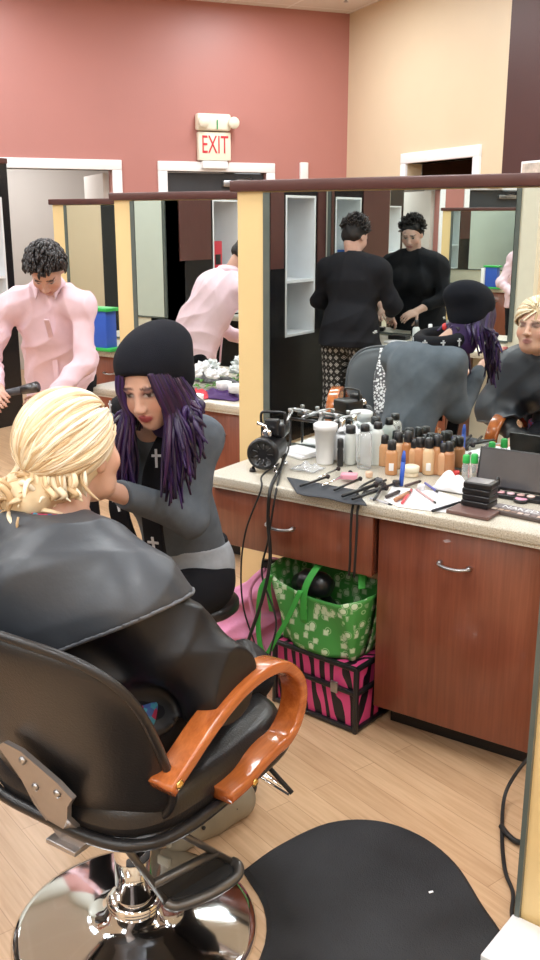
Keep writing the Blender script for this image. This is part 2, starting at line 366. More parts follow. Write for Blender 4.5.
# ================================================================== the room
CX, CY = -4.784, 8.416; RD = np.array([.559, .829]); ED = np.array([.829, -.559])
def B(u, v, z): p = np.array([CX, CY])-RD*u+ED*v; return Vector((p[0], p[1], z))   # u from the cream wall, v from the red wall
BROT = Matrix.Rotation(atan2(ED[1], ED[0]), 3, 'Z')                              # local x = v, local y = -u
def bbox(mb, u0, u1, v0, v1, z0, z1, mi=0, bev=0):
    c = B((u0+u1)/2, (v0+v1)/2, (z0+z1)/2); mb.box(c, (abs(v1-v0), abs(u1-u0), abs(z1-z0)), mi, R=BROT, bev=bev)
HC = 3.48; UMAX, VMAX = 9.2, 11.2
m_red = M('red_paint', (.46, .195, .17), .42, var=.03, vs=1.5, bump=.06, bs=90, spec=.5)
m_cream = M('cream_paint', (.70, .57, .40), .5, var=.02, vs=2, bump=.05, bs=90)
m_brown = M('dark_brown_paint', (.060, .022, .020), .5, var=.05, vs=2, bump=.05, bs=90)
m_white = M('white_trim_paint', (.86, .86, .88), .35, var=.01)
m_offw = M('off_white_paint', (.66, .62, .58), .6, var=.03, vs=2)
m_yellow = M('yellow_paint', (.80, .60, .30), .45, var=.02, vs=3, bump=.04, bs=120)
m_rail = M('maroon_rail', (.085, .030, .026), .38, var=.08)
m_blackp = M('black_laminate', (.010, .010, .012), .22, var=.1)
m_frame = M('grey_green_frame', (.10, .12, .11), .35)
def floor_mat():
    m, nt, b = base_mat('light_wood_laminate', .33, 0, .5); tc = _n(nt, 'ShaderNodeTexCoord'); mp = _n(nt, 'ShaderNodeMapping'); mp.inputs['Rotation'].default_value = (0, 0, radians(18.5))
    nt.links.new(tc.outputs['Object'], mp.inputs['Vector']); v = mp.outputs[0]
    br = _n(nt, 'ShaderNodeTexBrick'); br.offset = .37; br.inputs['Scale'].default_value = 1; br.inputs['Brick Width'].default_value = .95; br.inputs['Row Height'].default_value = .085
    br.inputs['Mortar Size'].default_value = .0011; br.inputs['Mortar Smooth'].default_value = .3
    br.inputs['Color1'].default_value = (.69, .47, .29, 1); br.inputs['Color2'].default_value = (.59, .385, .23, 1); br.inputs['Mortar'].default_value = (.42, .25, .14, 1)
    nt.links.new(v, br.inputs['Vector']); mp2 = _n(nt, 'ShaderNodeMapping'); mp2.inputs['Scale'].default_value = (1.6, 22, 1); nt.links.new(v, mp2.inputs['Vector'])
    g = ramp(nt, noise(nt, mp2.outputs[0], 3, 5, .6), [(.3, (.74, .66, .58)), (.65, (1, 1, 1))])
    mx = _n(nt, 'ShaderNodeMix', data_type='RGBA', blend_type='MULTIPLY'); mx.inputs[0].default_value = .7; nt.links.new(br.outputs[0], mx.inputs[6]); nt.links.new(g, mx.inputs[7]); nt.links.new(mx.outputs[2], b.inputs['Base Color'])
    return m
def ceil_mat():
    m, nt, b = base_mat('acoustic_ceiling_tile', .9); tc = _n(nt, 'ShaderNodeTexCoord'); mp = _n(nt, 'ShaderNodeMapping'); mp.inputs['Rotation'].default_value = (0, 0, radians(34))
    nt.links.new(tc.outputs['Object'], mp.inputs['Vector']); br = _n(nt, 'ShaderNodeTexBrick'); br.offset = 0; br.inputs['Scale'].default_value = 1; br.inputs['Brick Width'].default_value = 1.22; br.inputs['Row Height'].default_value = .61
    br.inputs['Mortar Size'].default_value = .012; br.inputs['Color1'].default_value = (.74, .71, .67, 1); br.inputs['Color2'].default_value = (.72, .69, .65, 1); br.inputs['Mortar'].default_value = (.85, .84, .82, 1)
    nt.links.new(mp.outputs[0], br.inputs['Vector']); nt.links.new(br.outputs[0], b.inputs['Base Color']); add_bump(nt, b, noise(nt, mp.outputs[0], 160, 3), .2); return m
mb = MB(); bbox(mb, -2.5, UMAX+.1, -3.5, VMAX+.1, -.1, 0); struct('floor', mb, floor_mat())
mb = MB(); bbox(mb, -2.5, UMAX+.1, -3.5, VMAX+.1, HC, HC+.1); struct('ceiling', mb, ceil_mat())
# red wall (v=0) with two openings; doors
D1a, D1b, D2a, D2b, DZ = 2.30, 3.75, .84, 1.80, 2.06
mb = MB()
for a, b in ((0, D2a), (D2b, D1a), (D1b, D1b+.12)): bbox(mb, a, b, -.14, 0, 0, HC)
bbox(mb, D2a, D2b, -.14, 0, DZ, HC); bbox(mb, D1a, D1b, -.14, 0, DZ, HC); struct('wall_left', mb, m_red); mb = MB(); bbox(mb, D1b+.12, UMAX, -.14, 0, 0, HC); struct('wall_pale', mb, M('pale_grey_green_paint', (.60, .62, .56), .5, var=.02))
def trim(name, a, b, wall):                          # white casing around an opening
    mb = MB(); w = .085; t = .025
    f = (lambda p0, p1, z0, z1: bbox(mb, p0, p1, -.15, t, z0, z1, bev=.006)) if wall == 'red' else (lambda p0, p1, z0, z1: bbox(mb, -.15, t, p0, p1, z0, z1, bev=.006))
    f(a-w, a, 0, DZ); f(b, b+w, 0, DZ); f(a-w, b+w, DZ, DZ+w); return struct(name, mb, m_white)
trim('trim_1', D1a, D1b, 'red'); trim('trim_2', D2a, D2b, 'red')
# room behind the first opening
mb = MB(); bbox(mb, 1.2, 5.0, -2.4, -2.3, 0, 2.6); bbox(mb, 1.1, 1.2, -2.4, -.14, 0, 2.6); bbox(mb, 5.0, 5.1, -2.4, -.14, 0, 2.6); struct('wall_back_room', mb, m_offw)
mb = MB(); bbox(mb, 1.1, 5.1, -2.4, -.14, 2.6, 2.65); struct('ceiling_back_room', mb, m_offw)
# dark panelled exit door with closer
m_door = M('dark_grey_door', (.055, .058, .065), .3, var=.1, vs=3)
m_steel = M('brushed_steel', (.42, .42, .43), .33, 1, var=.04)
m_chrome = M('chrome', (.82, .83, .85), .07, 1, var=.01)
mb = MB(); bbox(mb, D2a+.01, D2b-.01, -.09, -.05, .01, DZ-.01); dr = struct('door_1', mb, m_door)
mb = MB(); bbox(mb, D2a+.02, D2a+.42, -.05, .0, DZ-.13, DZ-.07, bev=.008); mb.build('door_closer', m_steel, dr)
mb = MB(); mb.tube([B(D2a+.25, -.02, DZ-.10), B(D2a+.4, .12, DZ-.09), B(D2a+.15, .0, DZ-.05)], .009, 6); mb.build('closer_arm', m_steel, dr)
mb = MB(); mb.cyl(B(D2b-.08, -.05, 1.0), B(D2b-.08, .03, 1.0), .02); mb.cyl(B(D2b-.08, .03, 1.0), B(D2b-.2, .03, 1.0), .011); mb.build('door_handle', m_steel, dr)
# open door leaf seen edge-on in the first opening
mb = MB(); bbox(mb, D1a+.005, D1a+.05, -1.0, -.16, .01, DZ-.02); struct('door_2', mb, m_offw)
# cream wall (u=0) with an opening, dark brown beyond it
V1, V2, VB = 1.17, 2.19, 2.545
mb = MB()
for a, b in ((-.14, V1), (V2, VB)): bbox(mb, -.14, 0, a, b, 0, HC)
bbox(mb, -.14, 0, V1, V2, DZ+.04, HC); struct('wall_far', mb, m_cream)
mb = MB(); bbox(mb, -.14, 0, VB, VMAX, 0, HC); struct('wall_brown', mb, m_brown)
mb = MB(); w = .085
for a, b, z0, z1 in ((V1-w, V1, 0, DZ+.04), (V2, V2+w, 0, DZ+.04), (V1-w, V2+w, DZ+.04, DZ+.04+w)): bbox(mb, -.15, .025, a, b, z0, z1, bev=.006)
struct('trim_3', mb, m_white)
mb = MB(); bbox(mb, -2.0, -1.9, .2, 4.2, 0, 2.6); bbox(mb, -2.0, -.14, .1, .2, 0, 2.6); bbox(mb, -2.0, -.14, 4.2, 4.3, 0, 2.6); bbox(mb, -2.0, -.14, .1, 4.3, 2.6, 2.65); struct('wall_corridor', mb, M('corridor_brown', (.16, .08, .05), .6))
mb = MB(); bbox(mb, UMAX, UMAX+.1, -.1, VMAX, 0, HC); struct('wall_rear', mb, m_cream)
mb = MB(); bbox(mb, -.1, UMAX, VMAX, VMAX+.1, 0, HC); struct('wall_right', mb, m_cream)
# baseboards
mb = MB()
for a, b in ((0, D2a-.09), (D2b+.09, D1a-.09), (D1b+.09, UMAX)): bbox(mb, a, b, 0, .015, 0, .1)
struct('baseboard_left', mb, m_white)
mb = MB(); bbox(mb, 0, .015, .02, V1-.09, 0, .1); bbox(mb, 0, .015, V2+.09, VMAX, 0, .1); struct('baseboard_far', mb, m_white)
# exit sign with emergency light on top
m_sign = M('cream_plastic', (.85, .80, .66), .4, var=.02); m_redp = M('red_letters', (.62, .03, .05), .5)
EU = 1.36; es = thing('exit_sign', 'cream EXIT sign with red letters above the dark door', 'sign', B(EU, .03, 2.15))
mb = MB(); bbox(mb, EU-.155, EU+.155, .0, .06, 2.155, 2.40, bev=.01); mb.build('sign_box', m_sign, es, True)
text_obj('letters', 'EXIT', .19, m_redp, es, Vector(B(EU, .0635, 2.285))-es.location, Matrix.Rotation(atan2(-RD[1], -RD[0])+pi, 3, 'Z') @ Matrix.Rotation(pi/2, 3, 'X') @ Matrix.Diagonal((.66, 1.15, 1)))
mb = MB(); bbox(mb, EU-.12, EU+.12, -.0, .07, 2.085, 2.15, bev=.006); mb.build('junction_box', m_white, es, True)
el = thing('emergency_light', 'white emergency light unit with two lamp heads, on top of the EXIT sign', 'light', B(EU, .05, 2.405))
mb = MB(); bbox(mb, EU-.15, EU+.17, 0.002, .085, 2.41, 2.555, bev=.02); mb.build('housing', m_sign, el, True)
for q in (-.165, .12): mb = MB(); c = B(EU+q, .10, 2.48); mb.lathe([(.015, -.04), (.045, -.03), (.052, .02), (.045, .03)], c, 16, 0, (ED[0], ED[1], -.1)); mb.build('lamp_head', m_sign, el, True)
mb = MB(); bbox(mb, EU-.02, EU-.01, .09, .095, 2.42, 2.50); mb.build('indicator_strip', M('green_plastic', (.03, .3, .1), .4), el, True)
mb = MB(); bbox(mb, .42, .50, 0, .04, 1.98, 2.16, bev=.008); single('wall_sensor', mb, m_white, 'small white box on the red wall near the far corner', 'sensor')
pf = B(0, 2.85, 2.04); t = thing('wall_notice', 'white framed notice on the dark brown wall above the mirror', 'notice', pf)
mb = MB(); bbox(mb, .0, .02, 2.80, 3.05, 1.86, 2.035, bev=.004); mb.build('frame', m_white, t, True)
mb = MB(); bbox(mb, .02, .023, 2.82, 3.03, 1.88, 2.02); mb.build('sheet', M('beige_paper', (.55, .48, .42), .5, var=.3, vs=20), t, True)
# ceiling lights: frame, diffuser and the lamp's own light
m_diff = emit_mat('light_diffuser', (1, .98, .95), 4.5)
li = 0
for iu in range(4):
    for iv in range(5):
        u, v = 1.1+2.3*iu, 1.2+2.2*iv; p = B(u, v, HC)
        t = thing('ceiling_light', 'recessed fluorescent ceiling panel over the salon floor', 'ceiling light', p, 0, 'fluorescent ceiling panels')
        mb = MB(); bbox(mb, u-.31, u+.31, v-.61, v-.57, HC-.02, HC+.01); bbox(mb, u-.31, u+.31, v+.57, v+.61, HC-.02, HC+.01); bbox(mb, u-.31, u-.27, v-.57, v+.57, HC-.02, HC+.01); bbox(mb, u+.27, u+.31, v-.57, v+.57, HC-.02, HC+.01); mb.build('frame', m_white, t, True)
        mb = MB(); bbox(mb, u-.27, u+.27, v-.57, v+.57, HC-.008, HC); mb.build('diffuser', m_diff, t, True)
        L = bpy.data.lights.new('fluorescent_lamp', 'AREA'); L.shape = 'RECTANGLE'; L.size = 1.1; L.size_y = .5; L.energy = LAMP_W; L.color = (.90, .96, 1)
        lo = bpy.data.objects.new('fluorescent_lamp', L); COL.objects.link(lo); lo.parent = t; lo.location = (0, 0, -.025); lo.rotation_euler = (0, 0, atan2(ED[1], ED[0]))
for u, v, z in ((3.0, -1.3, 2.55), (0, 0, 0)):
    if z: L = bpy.data.lights.new('back_room_lamp', 'AREA'); L.size = .6; L.energy = 33; lo = bpy.data.objects.new('back_room_lamp', L); COL.objects.link(lo); lo.location = B(u, v, z)
sp = thing('sprinkler', 'small brass sprinkler head on the ceiling near the red wall', 'sprinkler', PZ(346, 1, HC-.05))
mb = MB(); q = sp.location; mb.lathe([(.03, .05), (.03, .045), (.012, .04), (.012, .0), (.02, -.005), (.02, -.01)], q, 12); mb.build('head', m_steel, sp, True)
# ------------------------------------------------------------------ stations
m_mirror, nt_, b_ = base_mat('mirror_glass', .0, 1); b_.inputs['Base Color'].default_value = (.88, .93, .91, 1)
m_cherry = wood_mat('cherry_wood', (.20, .056, .030), (.29, .088, .048), .32, 2, .8)
m_cherry_d = M('cherry_edge', (.10, .028, .016), .4)
def counter_mat():
    m, nt, b = base_mat('speckled_laminate', .3, 0, .5); v = coords(nt); n1 = noise(nt, v, 260, 2); n2 = noise(nt, v, 20, 3)
    c = ramp(nt, n1, [(.33, (.30, .25, .18)), (.42, (.52, .48, .39)), (.6, (.62, .58, .50)), (.72, (.74, .71, .64))]); nt.links.new(c, b.inputs['Base Color']); return m
m_top = counter_mat()
WT, RB, RT = .09, 1.745, 1.785
def partition(x0, x1, y, face, strip, label, mirror=True, RB=1.745, RT=1.785, paint=None):
    """half-height wall with a mirror on its face; strip = side of the bare yellow end"""
    t = thing('station_partition', label, 'partition wall', ((x0+x1)/2, y, 0), 0)
    mb = MB(); a, b = sorted((y, y-face*WT)); mb.span((x0, a, 0), (x1, b, RB)); mb.build('wall_panel', paint or m_yellow, t, True)
    mb = MB(); mb.span((x0-.025, a-.018, RB), (x1+.0, b+.018, RT), bev=.005); mb.build('top_rail', m_rail, t, True)
    if mirror:
        s = .135; m0, m1 = (x0+s, x1-.03) if strip < 0 else (x0+.03, x1-s); f0, f1 = sorted((y, y+face*.012)); g0, g1 = sorted((y+face*.012, y+face*.016))
        mb = MB()
        for c0, c1, z0, z1 in ((m0-.012, m0+.022, .815, RB-.004), (m1-.022, m1+.012, .815, RB-.004)): mb.span((c0, f0, z0), (c1, f1, z1))
        mb.span((m0+.02, f0, .808), (m1-.02, f1, .822)); mb.build('mirror_frame', m_frame, t, True)
        mb = MB(); mb.span((m0+.018, f0, .820), (m1-.018, f1, RB-.004)); mb.build('mirror', m_mirror, t, True)
    if mirror: mb = MB(); mb.span((x0, y, 0), (x1, y+face*.012, .07)); mb.build('baseboard', m_frame, t, True)
    return t
def handle(mb, c, w, out): # bow handle, centre c, facing out (+-1 in y)
    mb.tube(catmull([(c[0]-w/2, c[1], c[2]), (c[0]-w/2, c[1]+out*.02, c[2]), (c[0]-w*.2, c[1]+out*.032, c[2]-.004), (c[0]+w*.2, c[1]+out*.032, c[2]-.004), (c[0]+w/2, c[1]+out*.02, c[2]), (c[0]+w/2, c[1], c[2])], 5), .0062, 8, flat=.8)
    for q in (-1, 1): mb.ell((c[0]+q*w/2, c[1]+out*.012, c[2]), (.009, .012, .009), 10)
def worktop(x0, x1, yw, face, label):
    mb = MB(); a, b = sorted((yw+face*.017, yw+face*.5)); mb.span((x0, a, .765), (x1, b, .80), bev=.006); mb.span((x0+.004, a+.004, .757), (x1-.004, b-.004, .766)); return single('worktop', mb, m_top, label, 'worktop')
def drawer_unit(x0, x1, yw, face, label, z0=.555):
    t = thing('drawer_unit', label, 'drawer', ((x0+x1)/2, yw+face*.3, z0)); yf = yw+face*.455
    mb = MB(); a, b = sorted((yw+face*.015, yf)); mb.span((x0, a, z0), (x1, b, .756)); mb.build('carcass', m_cherry_d, t, True)
    mb = MB(); a, b = sorted((yf+face*.0005, yf+face*.02)); mb.span((x0+.003, a, z0-.004), (x1-.003, b, .752), bev=.0015, seg=1); d = mb.build('drawer_front', m_cherry, t, True)
    mb = MB(); handle(mb, ((x0+x1)/2-.03, yf+face*.02, z0+.085+.02), .10, face); mb.build('handle', m_steel, d, True, 'curved steel bow handle'); return t
def cabinet(x0, x1, yw, face, label):
    t = thing('cabinet', label, 'cabinet', ((x0+x1)/2, yw+face*.25, 0)); yf = yw+face*.44
    mb = MB(); a, b = sorted((yw+face*.015, yf)); mb.span((x0, a, .10), (x1, b, .756)); mb.build('body', m_cherry_d, t, True)
    mb = MB(); a, b = sorted((yw+face*.03, yw+face*.36)); mb.span((x0+.02, a, 0), (x1-.02, b, .099)); mb.build('plinth', m_blackp, t, True)
    mb = MB(); a, b = sorted((yf+face*.0005, yf+face*.02)); mb.span((x0+.004, a, .096), (x1-.004, b, .752), bev=.0015, seg=1); d = mb.build('door', m_cherry, t, True)
    mb = MB(); handle(mb, ((x0+x1)/2-.005, yf+face*.02, .645), .095, face); mb.build('handle', m_steel, d, True, 'curved steel bow handle'); return t
m_liner = M('white_melamine', (.74, .76, .78), .4, var=.02)
def shelf_tower(xf, y0, y1, s0, s1, label, depth=.32, facex=1):
    """black end panel facing +x with an open white shelf niche between y s0..s1"""
    t = thing('shelf_tower', label, 'shelf unit', (xf-depth/2, (y0+y1)/2, 0)); z0, z1, RB, RT = .80, 1.81, 2.06, 2.10; xb = xf-depth
    mb = MB(); mb.span((xb, y0, 0), (xf, s0, RB)); mb.span((xb, s1, 0), (xf, y1, RB)); mb.span((xb, s0, 0), (xf, s1, z0)); mb.span((xb, s0, z1), (xf, s1, RB)); mb.span((xb, s0, z0), (xb+.02, s1, z1)); mb.build('body', m_blackp, t, True)
    mb = MB(); mb.span((xb+.02, s0, z0), (xb+.03, s1, z1)); mb.span((xb+.03, s0, z0), (xf+.004, s0+.016, z1)); mb.span((xb+.03, s1-.016, z0), (xf+.004, s1, z1)); mb.span((xb+.03, s0+.016, z0), (xf+.004, s1-.016, z0+.016)); mb.span((xb+.03, s0+.016, z1-.016), (xf+.004, s1-.016, z1))
    mb.build('niche_lining', m_liner, t, True)
    mb = MB(); mb.span((xb+.03, s0+.016, 1.19), (xf, s1-.016, 1.21)); mb.build('shelf_board', m_liner, t, True)
    mb = MB(); mb.span((xb-.0, y0, RB), (xf+.015, y1, RT), bev=.004); mb.build('top_rail', m_rail, t, True)
    for a, b in ((y0+.02, s0-.03), (s1+.03, y1-.02)):
        if b-a > .06: mb = MB(); mb.span((xf, a, 1.30), (xf+.008, b, RB-.02)); mb.build('trim_panel', m_rail, t, True)
    return t
m_pale = M('pale_cream_paint', (.70, .68, .56), .45, var=.02)
partition(-2.17, -.60, 3.0, -1, -1, 'half-height partition behind the cluttered makeup counter, yellow end and big mirror')
partition(-3.77, -2.17, 4.05, -1, -1, 'second yellow-ended mirror partition, behind the purple-haired artist')
partition(-5.40, -3.77, 5.14, -1, -1, 'farthest mirror partition, behind the person in the pink shirt')
partition(-.58, 1.0, 1.94, -1, -1, 'yellow partition end at the right edge, beside the red-brown cabinet', mirror=False)
t = thing('edge_strip', 'thin dark edging strip on the yellow partition end at the right', 'trim', (-.585, 1.93, 0)); mb = MB(); mb.span((-.59, 1.926, .02), (-.578, 1.94, 1.745)); mb.build('strip', m_frame, t, True)
worktop(-1.96, -.605, 3.0, -1, 'speckled beige worktop covered in makeup'); drawer_unit(-1.94, -1.312, 3.0, -1, 'cherry wood drawer above the green tote bag')
cabinet(-1.305, -.765, 3.0, -1, 'large cherry wood cabinet under the makeup counter')
worktop(-3.56, -2.19, 4.05, -1, 'speckled worktop of the second station, with flowers and cups'); cabinet(-3.0, -2.45, 4.05, -1, 'cherry cabinet partly hidden behind the purple-haired artist')
worktop(-5.2, -3.79, 5.14, -1, 'speckled worktop beside the person in pink, with a blue and green box'); cabinet(-4.9, -4.0, 5.14, -1, 'cherry cabinet below the worktop with the blue box')
# the row opposite, seen in the mirrors
partition(-3.85, -2.2, -.5, 1, 1, 'mirror partition in front of the person in black', RB=2.06, RT=2.10, paint=m_pale)
partition(-5.27, -3.85, .58, 1, 1, 'mirror partition of the second station opposite', RB=2.06, RT=2.10, paint=m_pale)
partition(-6.87, -5.27, 1.66, 1, 1, 'mirror partition of the third station opposite', RB=2.06, RT=2.10, paint=m_pale)
shelf_tower(-3.85, -.5, .58, -.34, .07, 'black shelf tower with white niche holding a blue book, seen in the near mirror')
shelf_tower(-5.27, .58, 1.66, .76, 1.17, 'black shelf tower with white niche holding a red package')
shelf_tower(-6.87, 1.66, 2.74, 1.8, 2.25, 'black shelf tower at the far end of the opposite row')
shelf_tower(-6.06, 4.36, 5.31, 4.62, 5.235, 'shelf tower with maroon stile by the left doorway')
worktop(-3.6, -2.35, -.5, 1, 'worktop in front of the person in black'); cabinet(-3.2, -2.6, -.5, 1, 'cherry cabinet below the worktop used by the person in black')
worktop(-5.2, -3.95, .58, 1, 'worktop of the second station opposite'); cabinet(-4.8, -4.2, .58, 1, 'cherry cabinet of the second station opposite')
# ================================================================== salon chairs, mat
m_vinyl = M('black_vinyl', (.016, .015, .016), .30, var=.15, vs=8, bump=.12, bs=220, spec=.5)
m_vinyl_g = M('slate_vinyl', (.035, .042, .05), .35, var=.1, bump=.1, bs=200)
m_armw = wood_mat('amber_wood', (.36, .085, .018), (.60, .18, .045), .22, 1, 1.2, coat=.6)
m_brass = M('brass', (.8, .55, .2), .25, 1)
m_bracket = M('grey_bracket_metal', (.40, .37, .36), .42, .75, var=.05, vs=20)
m_gun = M('dark_steel', (.12, .12, .125), .3, .9, var=.1)
m_rubber = M('black_rubber', (.014, .014, .015), .7, var=.15)
ARM = [(-.205, .600), (-.14, .635), (-.07, .672), (.02, .705), (.11, .715), (.19, .698), (.25, .645), (.265, .59), (.245, .54), (.205, .512), (.155, .508), (.10, .50), (.04, .486), (-.02, .484)]
def salon_chair(name, label, loc, rz=0, vinyl=m_vinyl, group=None):
    t = thing(name, label, 'chair', loc, rz, group)
    mb = MB(); mb.lathe([(.285, .0), (.292, .008), (.285, .018), (.272, .021), (.20, .030), (.12, .042), (.075, .056), (.062, .075)], n=64); mb.build('base', m_chrome, t)
    mb = MB(); mb.lathe([(.062, .072), (.066, .078), (.066, .092), (.058, .10), (.046, .103)], n=32); mb.build('collar', m_chrome, t)
    mb = MB(); mb.lathe([(.044, .10), (.044, .30), (.036, .302), (.036, .415)], n=32); mb.build('column', m_chrome, t)
    mb = MB(); mb.box((0, .03, .408), (.24, .26, .022), bev=.005); mb.build('under_plate', m_gun, t)
    mb = MB(); mb.pillow(.262, .30, .060, lambda a, b, c: (a*(1-.05*(b > 0)*b/.3), b+.055, .480+c+.010*abs(a/.26)**3), 4.0, nr=12, na=64, pe=11); st = mb.build('seat', vinyl, t)
    mb = MB(); ring = []
    for k in range(56): a = 2*pi*k/56; ca, sa = cos(a), sin(a); ring.append((.266*math.copysign(abs(ca)**(2/4.2), ca), .055+.304*math.copysign(abs(sa)**(2/4.2), sa), .452))
    mb.tube(ring, .013, 8, closed=True); mb.build('seat_piping', vinyl, st)
    def bk(a, b, c): # a across, b up, c thickness
        tz = (b+.215)/.43; y = -.200-.12*tz-.02*tz*tz+.085*(abs(a)/.27)**2.4*(.6+.4*(1-tz)); z = .680+b-.012*(abs(a)/.27)**3*(tz > .5)*(tz-.5)*2
        return (a, y-c, z)
    mb = MB(); mb.pillow(.270, .226, .036, bk, 3.9, nr=12, na=64, pe=6); bo = mb.build('backrest', vinyl, t)
    mb = MB(); ring = []
    for k in range(64): a = 2*pi*k/64; ca, sa = cos(a), sin(a); ring.append(bk(.272*math.copysign(abs(ca)**(2/3.9), ca), .228*math.copysign(abs(sa)**(2/3.9), sa), .006))
    mb.tube(ring, .0095, 8, closed=True); mb.build('back_piping', vinyl, bo)
    # grey steel bracket carrying the backrest
    P = [(-.10, .635), (-.075, .652), (-.03, .648), (.055, .60), (.085, .572), (.06, .54), (.045, .50), (.042, .455), (.06, .43), (.04, .41), (-.02, .41), (-.045, .43), (-.05, .50), (-.062, .56)]
    def bf(a, b, h): tz = (b-.45)/.43; return (a+.045, -.245-.12*max(0, tz)-.012+h+(.02 if b < .46 else 0), b)
    mb = MB(); mb.prism(P, -.006, .006, bf); br = mb.build('back_bracket', m_bracket, t)
    mb = MB(); mb.box((.045, -.18, .405), (.085, .16, .012), bev=.003); mb.build('bracket_foot', m_bracket, br)
    for a, b in ((-.03, .625), (.045, .57), (-.02, .56)): mb = MB(); mb.lathe([(.009, 0), (.009, .004), (.004, .007)], bf(a, b, -.006), 12, 0, (0, -1, 0)); mb.build('bolt', m_steel, br)
    for q in (1, -1):
        x = q*.278; mb = MB(); mb.band([(x, p[1], p[2]) for p in catmull([(0, a, b) for a, b in ARM], 6)], .062, .028); ar = mb.build('armrest', m_armw, t)
        for a, b in ((-.19, .612), (.06, .482)): mb = MB(); mb.lathe([(.010, 0), (.010, .003), (.006, .005)], (x+q*.0312, a, b), 14, 0, (q, 0, 0)); mb.build('screw_cap', m_brass, ar)
        mb = MB(); mb.box((q*.255, .02, .452), (.03, .06, .03)); mb.build('arm_mount', m_gun, t)
    return t
CH = (-1.34, 1.41, .0)
ch = salon_chair('salon_chair', 'black salon chair with amber wooden armrests, in which the blonde client sits', CH)
m_fr = M('footrest_bar', (.16, .155, .15), .35, .7)
# footrest and pump lever of the near chair
mb = MB(); a0, a1 = PZ(112, 828, .43), PZ(166, 902, .20); b0, b1 = PZ(160, 822, .43), PZ(232, 862, .20)
mb.tube([a0, a1], .008, 8); mb.tube([b0, b1], .008, 8); rim = catmull([a1, PZ(178, 906, .19), PZ(212, 893, .19), PZ(236, 877, .19), PZ(238, 866, .20), b1], 6); mb.tube(rim, .013, 8); mb.tube([a1.lerp(a0, .25), b1.lerp(b0, .25)], .011, 8)
fr = mb.build('footrest', m_fr, ch, True)
mb = MB(); mm = [a1.lerp(a0, .25), a1, PZ(178, 904, .19), PZ(212, 891, .19), PZ(234, 877, .19), b1, b1.lerp(b0, .25)]; n = len(mm); mb.add([p+Vector((0, 0, -.004)) for p in mm]+[p+Vector((0, 0, .004)) for p in mm], [list(range(n))[::-1], list(range(n, 2*n))]+[[i, (i+1) % n, n+(i+1) % n, n+i] for i in range(n)]); mb.build('tread_plate', m_rubber, fr, True)
mb = MB(); mb.tube([PZ(225, 760, .36), PZ(258, 772, .33), PZ(290, 793, .30)], [.010, .010, .008], 10); mb.build('pump_lever', m_chrome, ch, True)
mb = MB(); mb.tube([PZ(258, 755, .38), PZ(292, 793, .32)], .006, 8); mb.build('lever_rod', m_rubber, ch, True)
# second chair, behind the camera's left, seen in the mirror
c2 = salon_chair('salon_chair', 'slate grey salon chair with a lacy black and white jacket over its back', (-2.44, 1.16, 0), radians(-20), m_vinyl_g)
m_lace = None
def lace_mat():
    m, nt, b = base_mat('lace_fabric', .8); v = coords(nt); vo = _n(nt, 'ShaderNodeTexVoronoi'); vo.inputs['Scale'].default_value = 70; nt.links.new(v, vo.inputs['Vector'])
    nt.links.new(ramp(nt, vo.outputs['Distance'], [(.42, (.80, .80, .82)), (.55, (.10, .10, .11))]), b.inputs['Base Color']); return m
def jk(u, v): # draped over the top of the backrest: u across, v over
    a = -.10+.20*u; s_ = v*.95-.5; 
    y = -.32+.02*(a/.27)**2+(.058 if s_ > 0 else -.062)*min(1, abs(s_)*7)+(-s_*.28 if s_ > 0 else 0)*-1*.9+(s_ < 0)*(-s_)*.20
    return (a+.01*sin(14*v), y+.008*sin(20*u+5*v), .905-abs(s_)*.82-.02*u)
jt = thing('jacket', 'white and black lacy jacket hanging over the slate chair', 'jacket', (-2.44, 1.16, .9), radians(-20))
mb = MB(); mb.grid(lambda u, v: tuple(np.array(jk(u, v))-(0, 0, .9)), 16, 30, th=.012); mb.build('body', lace_mat(), jt)
mb = MB(); mb.tube(catmull([(.14, -.27, .02), (.13, -.25, -.12), (.16, -.20, -.28), (.20, -.14, -.36)], 6), [.04]*9+[.035]*10, 10, flat=.5); mb.build('sleeve', lace_mat(), jt)
# floor mat with a round notch for the chair base
cx, cy = CH[0], CH[1]; out = catmull([(-1.245, 1.72, 0), (-1.225, 1.86, 0), (-1.165, 2.02, 0), (-1.06, 2.105, 0), (-.93, 2.115, 0), (-.80, 2.06, 0), (-.68, 1.95, 0), (-.575, 1.85, 0), (-.46, 1.66, 0), (-.38, 1.3, 0), (-.40, .95, 0), (-.50, .70, 0), (-.75, .58, 0), (-1.05, .60, 0), (-1.25, .75, 0), (-1.33, 1.09, 0)], 5)
arc = [(cx+.315*cos(radians(a)), cy+.315*sin(radians(a)), 0) for a in range(-80, 72, 8)]
poly = [(p[0], p[1]) for p in out]+[(p[0], p[1]) for p in arc]
m_mat = M('mat_rubber', (.020, .021, .024), .62, var=.35, vs=5, bump=.25, bs=300, spec=.4)
def matfn(poly, z, ins):
    n = len(poly); c = []
    for i in range(n):
        a, b = np.array(poly[i-1]), np.array(poly[(i+1) % n]); d = b-a; d = d/(np.linalg.norm(d)+1e-9); c.append((poly[i][0]-(-d[1])*-ins*-1, poly[i][1]-d[0]*-ins*-1, z))
    return c
A = [matfn(poly, 0.0005, 0), matfn(poly, .006, -.0), matfn(poly, .014, -.012), matfn(poly, .015, -.03)]
